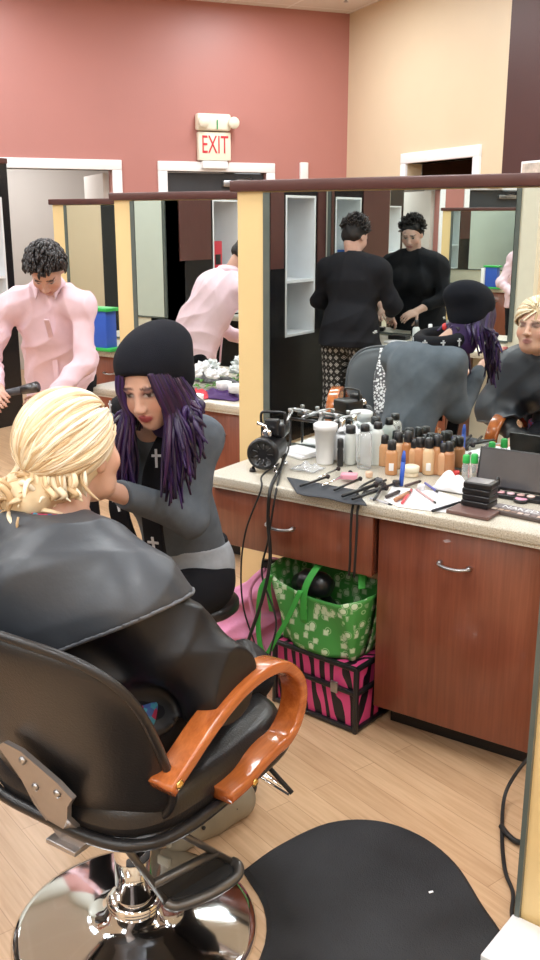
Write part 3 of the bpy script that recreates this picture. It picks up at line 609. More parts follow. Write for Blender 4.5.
# keep the offset inward whatever the winding
def area(p): return .5*sum(p[i-1][0]*p[i][1]-p[i][0]*p[i-1][1] for i in range(len(p)))
if abs(area(A[3])) > abs(area(A[0])): A = [matfn(poly, 0.0005, 0), matfn(poly, .006, 0), matfn(poly, .014, .012), matfn(poly, .015, .03)]
mb = MB(); n = len(poly); V = [p for r_ in A for p in r_]; Fc = [[i*n+k, i*n+(k+1) % n, (i+1)*n+(k+1) % n, (i+1)*n+k] for i in range(3) for k in range(n)]+[list(range(n)), list(range(3*n, 4*n))]
mb.add(V, Fc, 0, False); mt = single('floor_mat', mb, m_mat, 'black rubber anti-fatigue mat with rounded edge beside the chrome chair base', 'mat')
mb = MB(); mb.box(PZ(431, 892, .0165), (.012, .006, .003), rz=.9, bev=.001); single('paper_scrap', mb, m_white, 'tiny white scrap lying on the black mat', 'scrap')
# ================================================================== people
def skinmat(name, bump=.05): return attr_mat(name, .42, .4, .12, bump, 400)
m_skin_a, m_skin_c, m_skin_p = skinmat('skin_artist'), skinmat('skin_client'), skinmat('skin_pink')
m_hair = attr_mat('hair_strands', .38, .5); m_hair_matte = attr_mat('hair_base', .55, .3)
def rib_cloth(name, col, rough=.85, var=.1, bs=500, bump=.3): return M(name, col, rough, var=var, vs=25, bump=bump, bs=bs, spec=.2)
m_knit = rib_cloth('grey_knit', (.115, .135, .16)); m_hem = rib_cloth('light_grey_jersey', (.36, .39, .43)); m_blackc = rib_cloth('black_cloth', (.010, .010, .013), .9)
m_beanie = rib_cloth('black_beanie_knit', (.008, .009, .014), .95); m_pinkc = rib_cloth('pink_cotton', (.82, .60, .67), .85, .03); m_shoe = M('black_shoe', (.012, .012, .013), .5)
m_cape = M('slate_nylon_cape', (.045, .052, .064), .42, var=.12, vs=6, bump=.15, bs=25, spec=.5); m_cape2 = M('black_nylon', (.009, .009, .011), .45, var=.1, bump=.15, bs=20, spec=.4)
NP = np.array; mat_hem = M('cape_hem', (.12, .13, .15), .5)
def creases(amp, ph=0, sc=1.): # ridged folds of draped cloth
    def f(X, Y, Z):
        a = np.sin(sc*(13*X+9*Y-7*Z)+2.2*np.sin(sc*(6*Z+4*X)+ph)+ph); b = np.sin(sc*(-11*X+15*Y+17*Z)+1.8*np.sin(sc*(7*X-5*Z)+2*ph)); c = np.sin(sc*(24*X+6*Z+18*Y)+1.5*np.sin(9*Z+ph))
        return amp*(1.3*np.abs(a)**.8+.8*np.abs(b)-1.2+.25*c)
    return f
# ------------------------------------------------------------------ the artist
art = thing('person', 'person in black beanie and grey cardigan with long purple hair, applying makeup', 'person', (-1.80, 2.20, 0))
aH = NP([-1.652, 1.895, 1.226]); aF = U3((.10, -.42, -.17)); aA = headframe(aF, -.08)
J = dict(pelvis=(-1.82, 2.24, .575), waist=(-1.82, 2.19, .73), chest=(-1.81, 2.11, .92), neck=(-1.775, 2.03, 1.08), shL=(-1.665, 2.09, 1.04), shR=(-1.955, 2.02, 1.03), fwd=U3((.25, -.97, 0)), bust=1,
         elL=(-1.645, 2.03, .82), wrL=(-1.665, 1.70, .985), elR=(-2.01, 1.90, .82), wrR=(-1.82, 1.72, .92),
         hipL=(-1.74, 2.22, .53), hipR=(-1.91, 2.22, .53), knL=(-1.74, 1.90, .52), knR=(-2.04, 1.90, .52), anL=(-1.57, 2.07, .09), anR=(-2.05, 1.98, .09), toeL=(-1.44, 2.00, .035), toeR=(-2.06, 1.82, .035))
F = Fld((-2.22, 1.40, 0), (-1.30, 2.56, 1.42), .0058)
add_body(F, J, .86, arms=False); add_head(F, aH, aA, .92)
F.cone(NP(J['neck'])-NP((0, 0, .02)), aH-.055*aA[2]-.03*aA[1], .05, .046, .02)
for q in 'LR': F.cone(J['sh'+q], J['el'+q], .042, .036, .02); F.cone(J['el'+q], J['wr'+q], .035, .024, .02)
add_feet(F, J)
add_hand(F, J['wrL'], (.42, -.68, .66), (.45, -.35, -.55), -1, .35, .92); add_hand(F, J['wrR'], (.7, -.6, .2), (.1, -.3, -.9), 1, .6, .92)
fc = face_col(aH, aA, .92, (.60, .36, .27), (.34, .07, .08), (.06, .03, .03), makeup=(.22, .12, .13))
F.build('body', m_skin_a, art, fc)
F = Fld((-2.16, 1.76, .56), (-1.44, 2.52, 1.14), .0062) # cardigan
add_body(F, J, .86, .012, arms=False, legs=False)
for q in 'LR': F.cone(J['sh'+q], J['el'+q], .060, .052, .06); F.cone(J['el'+q], NP(J['wr'+q])*.96+NP(J['el'+q])*.04, .052, .036, .03)
F.ell(NP(J['neck'])*.45+NP(J['chest'])*.55-J['fwd']*.03, (.155, .09, .13), .05); F.warp(creases(.006, 1)); F.cut(lambda X, Y, Z: .645-Z+.0*X)
nk = NP(J['neck'])+NP((.02, -.03, .055)); F.cone(nk, nk+NP((.06, -.10, .08)), .068, .09, .01, 's')
F.build('cardigan', m_knit, art)
F = Fld((-2.1, 1.95, .50), (-1.55, 2.54, .70), .006); add_body(F, J, .86, .010, arms=False, legs=False); F.cone(J['pelvis'], NP(J['pelvis'])-NP((0, 0, .04)), .142, .14, .03, fl=(J['fwd'], .85)); F.warp(folds(.002, (30, 20, 6))); F.cut(lambda X, Y, Z: np.abs(Z-.600)-.068); F.build('shirt_hem', m_hem, art)
F = Fld((-2.22, 1.84, .07), (-1.38, 2.56, .68), .0068); add_body(F, J, .86, .012, arms=False, torso=False); F.cone(J['pelvis'], NP(J['pelvis'])+NP((0, 0, .06)), .145, .13, .03, fl=(J['fwd'], .75)); F.cut(lambda X, Y, Z: .075-Z); F.warp(folds(.002)); F.build('trousers', m_blackc, art)
# beanie
F = Fld(aH-NP((.24, .24, .16)), aH+NP((.24, .26, .26)), .0048); g = lambda x, y, z: aH+.92*(x*aA[0]+y*aA[1]+z*aA[2])
F.ell(g(0, -.03, .065), (.096, .112, .085), .03, aA); F.ell(g(.01, -.115, .065), (.085, .080, .060), .05, aA); F.ell(g(0, -.065, .0), (.090, .066, .088), .03, aA); F.cut(lambda X, Y, Z: -(((X-aH[0])*aA[2][0]+(Y-aH[1])*aA[2][1]+(Z-aH[2])*aA[2][2])-.058+.90*(-((X-aH[0])*aA[1][0]+(Y-aH[1])*aA[1][1]+(Z-aH[2])*aA[1][2])+.06)*.9))
F.warp(folds(.0022, (30, 22, 19))); F.build('beanie', m_beanie, art)
# long purple hair
mb = MB(); roots = []; cl = [(.020, .008, .050), (.030, .011, .075), (.012, .005, .024), (.045, .019, .11), (.018, .008, .04), (.035, .009, .045)]
F = Fld(aH-NP((.2, .2, .16)), aH+NP((.2, .2, .2)), .006); F.ell(g(0, -.028, .03), (.080, .092, .088), .02, aA); F.cone(g(0, -.035, -.02), g(0, -.04, -.15), .074, .062, .03); F.cut(lambda X, Y, Z: ((X-aH[0])*aA[1][0]+(Y-aH[1])*aA[1][1]+(Z-aH[2])*aA[1][2])-.055+.0*X)
hb = F.build('hair', m_hair_matte, art, lambda V: np.tile(NP((.03, .01, .07)), (len(V), 1)))
for i in range(330):
    th = radians(random.choice((random.uniform(34, 80), random.uniform(34, 326), random.uniform(280, 326)))); side = 1 if th < pi else -1; k = (th if th < pi else 2*pi-th) # 0 = front
    rx = .083*sin(k)*side; ry = .092*cos(k); ln = (random.uniform(.17, .25) if side > 0 or k < .8 else random.uniform(.12, .19)) if k < 1.3 else random.uniform(.05, .11)
    if k < 1.0: rx *= 1.0
    z0 = .078 if k < 1.2 else .05; j = random.uniform(-.012, .012)
    p0 = g(rx*.93, ry*.95-.0, z0); out = .012+.02*random.random()
    p1 = g(rx*1.06+side*(.008 if k < 1.2 else 0), ry*.98+.006, .01+j); p2 = g(rx*1.10+side*.008, ry*.97-(0 if k < 1.5 else .01), -.065+j)
    fx = NP((.10*side*sin(k)*aA[0]+.05*cos(k)*aA[1])); p3 = p2+NP((0, 0, -ln*.45))+fx*.25*random.uniform(.2, 1.1)+.010*rng.normal(size=3); p4 = p3+NP((0, 0, -ln*.5))+fx*.1+.012*rng.normal(size=3)
    if p4[1] > 2.02: p4[1] = 2.02+.3*(p4[1]-2.02)
    roots.append([p0, p1, p2, p3, p4])
grow_locks(mb, roots, cl, .0085, 6, .6, .5); mb.build('hair_locks', m_hair, hb, True)
# black scarf with white crosses
m_cross = M('white_print', (.62, .62, .64), .8); sc = MB()
def sp_(pts, w=.055, th=.016): # ribbon with crosses
    P = catmull(pts, 8); out = J['fwd']
    sc.band(P, w, th, side=tuple(np.cross(out, (0, 0, 1))), mi=0); sx = np.cross(out, (0, 0, 1))
    for i in range(5, len(P)-2, 9):
        t = U3(P[i+1]-P[i]); sx2 = U3(sx+.15*rng.normal()*t); n = U3(np.cross(t, sx)); n = n if n @ out > 0 else -n
        for dl, ww, hh in ((0, .007, .052), (.008, .034, .007)):
            c = P[i]-t*dl+n*(th/2+.0012); Rm = Matrix([sx2, n, np.cross(sx2, n)]).transposed(); sc.box(c, (ww, .003, hh), 1, R=Rm)
N0 = NP(J['neck'])
sp_([N0+(.10, .05, .02), N0+(.11, -.05, .0), (-1.70, 1.945, .98), (-1.69, 1.915, .88), (-1.70, 1.935, .76), (-1.705, 1.97, .64)], .06)
sp_([N0+(-.09, .03, .02), N0+(-.06, -.08, .0), (-1.79, 1.93, .97), (-1.80, 1.90, .86), (-1.79, 1.93, .74)], .06)
ring = [(N0+NP((.02, -.02, .052))+.095*cos(a)*aA[0]*NP((1, 1, 0))+.085*sin(a)*NP((J['fwd'][0], J['fwd'][1], .18))) for a in np.linspace(0, 2*pi, 20, endpoint=False)]
sc.tube(ring, .032, 10, closed=True); 
for i in (2, 8, 11, 13, 15, 17): c = ring[i]; d = U3((c-N0)*NP((1, 1, 0))); x = np.cross(d, (0, 0, 1)); Rm = Matrix([x, d, (0, 0, 1)]).transposed(); sc.box(c+d*.032, (.007, .003, .036), 1, R=Rm); sc.box(c+d*.032+NP((0, 0, .007)), (.024, .003, .006), 1, R=Rm)
sc.build('scarf', [m_blackc, m_cross], art, True, 'black scarf printed with white crosses')
mb = MB(); mb.ell(g(.10, -.07, -.075), (.016, .016, .018), 12); mb.build('hair_bobble', M('red_bobble', (.7, .05, .05), .35), art, True, 'small red bobble')
# white sponge between her fingers
hand_tip = NP(J['wrL'])+.92*(.10*U3((-.05, -.55, .85))+.03*U3((.25, -.85, -.3)))
# stool under her
st = thing('stool', 'black round stool on which the purple-haired artist perches', 'stool', (-1.82, 2.25, 0))
mb = MB(); mb.lathe([(.02, .41), (.13, .412), (.145, .425), (.145, .445), (.13, .46), (.02, .463)], (-1.82, 2.26, 0), 36); mb.build('seat', m_vinyl, st, True)
mb = MB(); mb.cyl((-1.82, 2.26, .10), (-1.82, 2.26, .43), .025); mb.build('column', m_chrome, st, True)
for k in range(5): a = 2*pi*k/5+.3; e = (-1.82+.22*cos(a), 2.26+.22*sin(a), .055); mb = MB(); mb.tube([(-1.82, 2.26, .10), e], [.02, .012], 8); lg = mb.build('leg', m_gun, st, True); mb = MB(); mb.lathe([(.022, -.012), (.026, 0), (.022, .012)], (e[0], e[1], .027), 12, 0, (sin(a), -cos(a), 0)); mb.build('caster', m_rubber, lg, True)
# ------------------------------------------------------------------ the client
cli = thing('person', 'blonde person seated in the salon chair under a dark slate cape', 'person', (-1.42, 1.45, 0))
cH = NP([-1.507, 1.462, 1.146]); cA = headframe((-.06, 1, .02), .0)
K = dict(pelvis=(-1.37, 1.33, .615), waist=(-1.39, 1.30, .72), chest=(-1.43, 1.31, .86), neck=(-1.475, 1.36, .985), shL=(-1.635, 1.37, .925), shR=(-1.245, 1.335, .895), fwd=NP((0, 1., 0)), bust=1,
         elL=(-1.69, 1.42, .70), wrL=(-1.52, 1.62, .64), elR=(-1.10, 1.43, .70), wrR=(-1.26, 1.60, .645),
         hipL=(-1.44, 1.38, .60), hipR=(-1.27, 1.38, .60), knL=(-1.45, 1.77, .55), knR=(-1.26, 1.77, .55), anL=(-1.60, 1.78, .14), anR=(-1.445, 1.735, .13), toeL=(-1.63, 1.93, .05), toeR=(-1.41, 1.93, .05))
F = Fld((-1.80, 1.12, 0), (-1.08, 2.04, 1.30), .0058); add_body(F, K, .92); add_head(F, cH, cA, 1.02)
F.cone(NP(K['neck'])-NP((0, 0, .03)), cH+NP((0, -.03, -.06)), .056, .054, .02); F.ell(cH+NP((0, .05, -.085)), (.05, .045, .03), .03)
add_hand(F, K['wrL'], (.3, .8, -.1), (0, 0, -1), 1, .5, .92); add_hand(F, K['wrR'], (-.3, .8, -.1), (0, 0, -1), -1, .5, .92); add_feet(F, K)
F.build('body', m_skin_c, cli, face_col(cH, cA, 1.02, (.70, .42, .31), (.45, .20, .18), (.30, .19, .12), True, (.30, .20, .19)))
# plaid blouse collar and hem
def plaid():
    m, nt, b = base_mat('plaid_cotton', .8); w = _n(nt, 'ShaderNodeTexVoronoi'); w.inputs['Scale'].default_value = 55; nt.links.new(coords(nt), w.inputs['Vector']); s_ = _n(nt, 'ShaderNodeSeparateColor'); nt.links.new(w.outputs['Color'], s_.inputs[0])
    nt.links.new(ramp(nt, s_.outputs[0], [(.0, (.35, .02, .08)), (.35, (.05, .10, .30)), (.6, (.45, .05, .12)), (.8, (.05, .25, .35))], 'CONSTANT'), b.inputs['Base Color']); return m
m_plaid = plaid()
F = Fld((-1.62, 1.22, .93), (-1.33, 1.50, 1.06), .005); F.cone(NP(K['neck'])+NP((0, -.005, -.03)), NP(K['neck'])+NP((-.005, .0, .035)), .074, .064, .01); F.cone(NP(K['neck'])+NP((0, 0, -.02)), NP(K['neck'])+NP((-.01, .01, .09)), .046, .060, .01, 's'); F.build('blouse_collar', m_plaid, cli, label='red and blue patterned collar')
F = Fld((-1.62, 1.08, .5), (-1.10, 1.56, .74), .007); add_body(F, K, .92, .034, arms=False, legs=False); F.cone(K['pelvis'], K['waist'], .175, .165, .02, fl=((0, 1, 0), .85)); F.cut(lambda X, Y, Z: Z-.67); F.cut(lambda X, Y, Z: .545-Z); F.build('blouse_hem', m_plaid, cli, label='red and blue patterned blouse hem')
F = Fld((-1.84, 1.06, .07), (-1.05, 2.0, .72), .007); add_body(F, K, .92, .012, arms=False, torso=False); F.cone(K['pelvis'], NP(K['pelvis'])+NP((0, 0, .03)), .145, .14, .03, fl=((0, 1, 0), .8)); F.cut(lambda X, Y, Z: .12-Z); F.warp(folds(.002)); F.build('trousers', m_blackc, cli)
# black lower cape over arms and lap
def drape(F, inf, low):
    add_body(F, K, .92, inf, k=.07, arms=False, legs=False)
    for q in 'LR':
        F.cone(NP(K['neck'])*.5+NP(K['sh'+q])*.5, NP(K['el'+q])+NP((0, 0, .06)), .055+inf, .05+inf, .09); F.cone(K['sh'+q], K['el'+q], .05+inf, .06+inf, .09); F.cone(K['el'+q], K['wr'+q], .056+inf, .045+inf, .06)
        if low: F.cone(K['hip'+q], K['kn'+q], .085, .075, .06)
F = Fld((-1.84, 1.06, .52), (-1.05, 1.96, 1.03), .0068); drape(F, .006, True); F.warp(creases(.009, 4, 1.0)); F.cut(lambda X, Y, Z: .60-Z-.35*np.maximum(0, Y-1.62)); F.cut(lambda X, Y, Z: 1.10-Y); F.build('lower_cape', m_cape2, cli, label='black cape over arms and lap')
# slate shoulder cape with stitched hem
F = Fld((-1.86, 1.04, .62), (-1.04, 1.72, 1.06), .0058); drape(F, .027, False); F.cone(NP(K['chest'])+(0, 0, .04), NP(K['neck'])-NP((0, 0, .015)), .15, .078, .06)
hem = lambda X, Y, Z: (.775+.13*np.clip((X+1.40)/.25, -1.0, 1.4)*1.0-.18*np.maximum(0, 1.34-Y)*0+.25*np.maximum(0, Y-1.42))-Z
F.warp(creases(.007, 2, .9)); F.cut(hem)
F.cone(NP(K['neck'])+NP((0, 0, .0)), NP(K['neck'])+NP((-.01, .01, .10)), .068, .075, .012, 's'); keep = F.F.copy(); cpo = F.build('shoulder_cape', m_cape, cli, label='dark slate shoulder cape with stitched hem')
F.F = keep-.0028; F.cut(lambda X, Y, Z: -hem(X, Y, Z)-.009); F.build('hem_stitching', mat_hem, cpo)
# blonde hair with a loose bun
blond = [(.80, .64, .42), (.88, .76, .56), (.68, .49, .28), (.93, .84, .68), (.84, .70, .49), (.56, .39, .22)]
F = Fld(cH-NP((.19, .24, .2)), cH+NP((.17, .17, .18)), .005); gc = lambda x, y, z: cH+1.03*(x*cA[0]+y*cA[1]+z*cA[2])
F.ell(gc(0, -.025, .035), (.094, .108, .102), .02, cA); F.ell(gc(-.015, -.075, -.045), (.082, .062, .06), .04, cA); F.ell(gc(-.035, -.125, -.07), (.068, .05, .052), .02, cA)
F.cut(lambda X, Y, Z: -(Z-(cH[2]-.02)-0*X)*.9-.105); F.cone(gc(0, .12, -.05), gc(0.005, .105, .012), .058, .046, .03, 's'); F.cone(gc(0, .1, -.09), gc(0, .03, -.13), .06, .06, .02, 's')
F.warp(lambda X, Y, Z: .003*np.sin(60*X+45*Z+5*np.sin(20*Y))); hb = F.build('hair', m_hair_matte, cli, lambda V: np.tile(NP((.76, .60, .39)), (len(V), 1)))
def on_h(a, e, r=1.03): # azimuth from front, elevation, radius factor
    return gc(r*.095*sin(a)*cos(e), -.022+r*.108*cos(a)*cos(e), .035+r*.103*sin(e))
mb = MB(); roots = []
endv = U3((-.32, -.86, -.48))
for i in range(620):
    while True:
        d0 = U3(rng.normal(size=3))
        if d0[2] > -.1 and (d0[1] < .62 or d0[2] > .40) and not (d0[1] > .45 and d0[2] < .15) and d0 @ endv < .3: break
    pts = []; ph = random.random()*6; am = random.uniform(.02, .07); w = U3(np.cross(d0, endv)); f0 = random.uniform(.985, 1.03)
    om = math.acos(np.clip(d0 @ endv, -1, 1)); L1 = random.uniform(.75, 1)
    for k in range(8):
        t = k/7*L1; dd = (sin((1-t)*om)*d0+sin(t*om)*endv)/sin(om); dd = U3(dd+w*am*sin(5.5*t+ph)*min(1, 3*t)); pts.append(gc(dd[0]*.098*(f0+.04*t), -.025+dd[1]*.112*(f0+.05*t), .035+dd[2]*.106*f0))
    roots.append(pts)
for i in range(90): # curls of the bun
    c = gc(-.038, -.128, -.068)+.024*rng.normal(size=3); ax = U3(rng.normal(size=3)); x, y, _ = frame_of(ax); R0 = random.uniform(.014, .034); a0 = random.random()*6
    roots.append([c+R0*(cos(a0+t)*x+sin(a0+t)*y)*(1-.06*t)+.006*t*ax for t in np.linspace(0, random.uniform(3, 5.5), 9)])
for i in range(60): # loose ends round the nape
    a = radians(random.uniform(115, 240)); p = on_h(a, -.35, 1.02); roots.append([p, p+NP((.008*rng.normal(), -.006, -.03)), p+NP((.014*rng.normal(), -.0, -.055)), p+NP((.02*rng.normal(), .004, -.07))])
grow_locks(mb, roots, blond, .0062, 6, .6); mb.build('hair_locks', m_hair, hb, True)
# taupe perforated clogs
m_clog = M('taupe_foam', (.25, .21, .145), .6, var=.08, bump=.1); m_hole = M('clog_hole', (.03, .025, .02), .8)
for q, nm in (('R', 'nearer'), ('L', 'farther')):
    a, b = NP(K['an'+q]), NP(K['toe'+q]); d = U3((b-a)*NP((1, 1, 0))); hx = NP((d[1], -d[0], 0)); base = a-d*.075; base[2] = 0
    F = Fld(np.minimum(base, base+d*.33)-NP((.08, .08, .02)), np.maximum(base, base+d*.33)+NP((.08, .08, .16)), .0045); T = lambda s_, w, z: base+d*s_+hx*w+NP((0, 0, z))
    F.cone(T(.05, 0, .045), T(.16, 0, .048), .050, .053, .03); F.cone(T(.16, 0, .048), T(.26, .004, .045), .055, .053, .03); F.cone(T(.15, 0, .08), T(.26, 0, .06), .055, .045, .03); F.cone(T(.05, 0, .06), T(.05, 0, .095), .048, .044, .02); F.cone(T(.06, 0, .085), T(.10, 0, .17), .034, .04, .01, 's')
    F.cut(lambda X, Y, Z: .004-Z); cg = F.build('clog', m_clog, cli, label='taupe perforated foam clog')
    def hole(c, r_): mb = MB(); mb.ell(c, r_, 8); mb.build('vent_hole', m_hole, cg, True)
    for s_ in (.15, .18, .21, .24):
        for w in (-.03, -.01, .01, .03): zz = .085+(.052-abs(w)*.5)-(s_-.15)*.2; hole(T(s_, w, zz-.004), (.0065, .0065, .007))
    for s_ in (.09, .13, .17, .21):
        for w in (-1, 1): hole(T(s_, w*.054, .066), (.006, .006, .006))
    mb = MB(); mb.box(T(-.002, 0, .05), (.05, .012, .026), rz=atan2(d[1], d[0])+pi/2, bev=.004); mb.build('heel_tab', M('taupe_light', (.40, .36, .27), .6), cg, True)
# ------------------------------------------------------------------ the person in the pink shirt
pk = thing('person', 'person in an open-necked pink shirt with short dark hair, head bowed, working', 'person', (-3.55, 3.38, 0))
pH = NP([-3.440, 3.215, 1.415]); pF = U3((.42, -.62, -1.05)); pA = headframe(pF, 0)
Q = dict(pelvis=(-3.68, 3.50, .88), waist=(-3.65, 3.46, 1.00), chest=(-3.58, 3.37, 1.17), neck=(-3.525, 3.30, 1.315), shL=(-3.370, 3.36, 1.235), shR=(-3.69, 3.20, 1.235), fwd=U3((.62, -.78, 0)),
         elL=(-3.32, 3.32, .98), wrL=(-3.36, 3.13, .84), elR=(-3.78, 3.12, .98), wrR=(-3.58, 2.99, .87),
         hipL=(-3.60, 3.54, .84), hipR=(-3.76, 3.46, .84), knL=(-3.58, 3.50, .48), knR=(-3.74, 3.42, .48), anL=(-3.58, 3.56, .09), anR=(-3.76, 3.48, .09), toeL=(-3.50, 3.44, .04), toeR=(-3.70, 3.32, .04))
F = Fld((-3.95, 2.86, 0), (-3.15, 3.75, 1.60), .0068); add_body(F, Q, .88); add_head(F, pH, pA, .95, False); F.cone(NP(Q['neck'])-NP((0, 0, .02)), pH-.06*pA[2]-.025*pA[1], .055, .05, .02)
add_hand(F, Q['wrL'], (-.3, -.8, -.2), (-.8, 0, -.4), 1, .6); add_hand(F, Q['wrR'], (.7, -.5, -.2), (.5, .5, -.6), -1, .6); add_feet(F, Q)
F.build('body', m_skin_p, pk, face_col(pH, pA, .95, (.58, .33, .25), (.38, .14, .13), (.03, .02, .02)))
F = Fld((-4.0, 2.92, .64), (-3.12, 3.78, 1.42), .0062); add_body(F, Q, .88, .022, k=.05, arms=False, legs=False)
for q in 'LR': F.cone(Q['sh'+q], Q['el'+q], .050, .052, .02); F.cone(Q['el'+q], NP(Q['wr'+q])*.9+NP(Q['el'+q])*.1, .054, .042, .03)
F.cone(Q['waist'], NP(Q['pelvis'])-NP((0, 0, .2)), .165, .185, .03, fl=(Q['fwd'], .75)); F.cone(Q['chest'], Q['pelvis'], .158, .17, .05, fl=(Q['fwd'], .8)); F.warp(creases(.008, 3, 1.5))
nn = NP(Q['neck']); fo = NP(Q['fwd']); F.cone(nn+fo*.0+NP((0, 0, .04)), nn+NP((0, 0, .13)), .06, .08, .01, 's')
F.cone(nn+fo*.09+NP((0, 0, .03)), nn+fo*.155+NP((0, 0, -.15)), .046, .012, .01, 's'); F.cut(lambda X, Y, Z: .69-Z); F.build('shirt', m_pinkc, pk)
mb = MB(); sx = np.cross(fo, (0, 0, 1))
for q in (-1, 1):
    c = nn+NP((0, 0, .045)); P = [c-fo*.06, c+q*sx*.062-fo*.0+NP((0, 0, .003)), c+q*sx*.045+fo*.065+NP((0, 0, -.02)), c+q*sx*.035+fo*.10+NP((0, 0, -.06))]; P = catmull(P, 6)
    W0 = [.03]*6+[.034]*6+[.04]*6+[.012]; v = []
    for i, p in enumerate(P): o = U3(U3((p-c)*NP((1, 1, 0)))+NP((0, 0, -.9))); v += [p+NP((0, 0, .012)), p+o*W0[i]]
    mb.grid(lambda u, w: tuple(v[2*int(round(u*(len(P)-1)))+int(round(w))]), len(P)-1, 1, th=.006)
mb.build('collar', m_pinkc, pk, True)
mb = MB(); P = catmull([tuple(nn+fo*.138+NP((0, 0, -.13))), tuple(NP(Q['chest'])+fo*.153+NP((0, 0, -.05))), tuple(NP(Q['waist'])+fo*.170), tuple(NP(Q['pelvis'])+fo*.188+NP((0, 0, -.1)))], 8); mb.band(P, .026, .006, side=tuple(np.cross(fo, (0, 0, 1)))); mb.build('button_placket', m_pinkc, pk, True)

F = Fld((-3.98, 3.2, .07), (-3.3, 3.76, .95), .0075); add_body(F, Q, .88, .018, arms=False, torso=False); F.cone(Q['pelvis'], NP(Q['pelvis'])+NP((0, 0, .05)), .14, .13, .03, fl=(Q['fwd'], .75)); F.cut(lambda X, Y, Z: .075-Z); F.build('trousers', m_blackc, pk)
def short_hair(name, H, A, s, person, col, n=260, L=.035, front=.055, jit=.4, quiff=0, fwd=0):
    g = lambda x, y, z: NP(H)+s*(x*A[0]+y*A[1]+z*A[2]); F = Fld(NP(H)-.17, NP(H)+.2, .005); F.ell(g(0, -.02, .045), NP((.083, .098, .088))*s, .02, A); F.ell(g(0, -.05, .0), NP((.076, .06, .075))*s, .02, A)
    hx = lambda X, Y, Z, i: (X-H[0])*A[i][0]+(Y-H[1])*A[i][1]+(Z-H[2])*A[i][2]
    F.cut(lambda X, Y, Z: (hx(X, Y, Z, 1)*1.1-hx(X, Y, Z, 2)*.9)*.7-.000); F.cut(lambda X, Y, Z: -hx(X, Y, Z, 2)-.06)
    F.warp(lambda X, Y, Z: .0022*np.sin(90*X+60*Z)*np.sin(80*Y+20*Z)); hb = F.build(name, m_hair_matte, person, lambda V: np.tile(NP(col), (len(V), 1)))
    mb = MB(); roots = []
    for i in range(n):
        a = random.uniform(-pi, pi); e = math.asin(random.uniform(-.15, 1)); 
        if cos(a) > .3 and e < (.75 if not fwd else .5): continue
        nrm = sin(a)*cos(e)*A[0]+cos(a)*cos(e)*A[1]+sin(e)*A[2]; p = g(.083*sin(a)*cos(e), -.02+.098*cos(a)*cos(e), .045+.088*sin(e))
        fl = U3(nrm*.5+A[1]*(.9 if quiff and cos(a) > -.2 else -.1)*jit+A[2]*(.8*quiff-(.6 if e < .6 else 0))+A[1]*fwd*1.6-A[2]*fwd*.3*(e < 1)+(.12 if fwd else .25)*rng.normal(size=3)-nrm*fwd*.45); l = L*random.uniform(.7, 1.3); roots.append([p-nrm*.006, p+fl*l*.5+nrm*.003, p+fl*l])
    grow_locks(mb, roots, [tuple(c*k for c in col) for k in (.7, 1, 1.3, 1.8)], .0075 if fwd else .0055, 5, .6); mb.build('hair_tufts', m_hair, hb, True); return hb
short_hair('hair', pH, pA, 1.08, pk, (.014, .010, .010), n=700, L=.036, fwd=.6)
dv = thing('hair_tool', 'small dark styling tool in the hands of the person in pink', 'tool', (-3.45, 2.98, .84))
mb = MB(); mb.tube([(-3.53, 2.955, .85), (-3.40, 2.985, .88)], [.016, .020], 10); mb.build('handle', M('dark_grey_plastic', (.05, .05, .06), .4), dv, True)
mb = MB(); mb.tube([(-3.40, 2.985, .88), (-3.32, 3.0, .90)], [.022, .026], 12); mb.build('barrel', m_gun, dv, True)
# ------------------------------------------------------------------ the person in black, seen in the mirror
wk = thing('person', 'person in black top and patterned leggings with short dark hair, seen in the mirror', 'person', (-3.32, .02, 0))
wH = NP([-3.335, -.035, 1.525]); wF = U3((.12, -.86, -.42)); wA = headframe(wF, 0)
Wj = dict(pelvis=(-3.30, .08, .90), waist=(-3.30, .05, 1.03), chest=(-3.31, .02, 1.20), neck=(-3.325, -.005, 1.385), shL=(-3.125, .0, 1.295), shR=(-3.515, .01, 1.295), fwd=U3((.05, -1, 0)), bust=1,
          elL=(-3.03, -.05, 1.07), wrL=(-3.16, -.27, .97), elR=(-3.62, -.03, 1.07), wrR=(-3.46, -.26, .97),
          hipL=(-3.20, .08, .86), hipR=(-3.41, .08, .86), knL=(-3.19, .07, .48), knR=(-3.42, .07, .48), anL=(-3.18, .14, .09), anR=(-3.43, .14, .09), toeL=(-3.16, .0, .04), toeR=(-3.45, .0, .04))
F = Fld((-3.78, -.42, 0), (-2.88, .38, 1.68), .0068); add_body(F, Wj, 1.12); add_head(F, wH, wA, .95); F.cone(NP(Wj['neck'])-NP((0, 0, .02)), wH-.06*wA[2]-.025*wA[1], .056, .052, .02)
add_hand(F, Wj['wrL'], (-.4, -.8, -.3), (-.5, 0, -.8), 1, .5); add_hand(F, Wj['wrR'], (.4, -.8, -.3), (.5, 0, -.8), -1, .5); add_feet(F, Wj)
F.build('body', m_skin_p, wk, face_col(wH, wA, .95, (.60, .37, .30), (.40, .15, .14), (.03, .02, .02)))
F = Fld((-3.82, -.30, .74), (-2.85, .36, 1.44), .0065); add_body(F, Wj, 1.12, .022, k=.05, arms=False, legs=False)
for q in 'LR': F.cone(Wj['sh'+q], Wj['el'+q], .066, .060, .06); F.cone(Wj['el'+q], NP(Wj['wr'+q])*.6+NP(Wj['el'+q])*.4, .060, .048, .04)
F.cone(Wj['pelvis'], NP(Wj['pelvis'])-NP((0, 0, .12)),  .215, .24, .03, fl=(Wj['fwd'], .84)); F.warp(creases(.008, 5)); F.cone(NP(Wj['neck'])+NP((0, 0, .05)), NP(Wj['neck'])+NP((0, -.02, .14)), .06, .08, .01, 's'); F.cut(lambda X, Y, Z: .79-Z); F.build('top', m_blackc, wk)
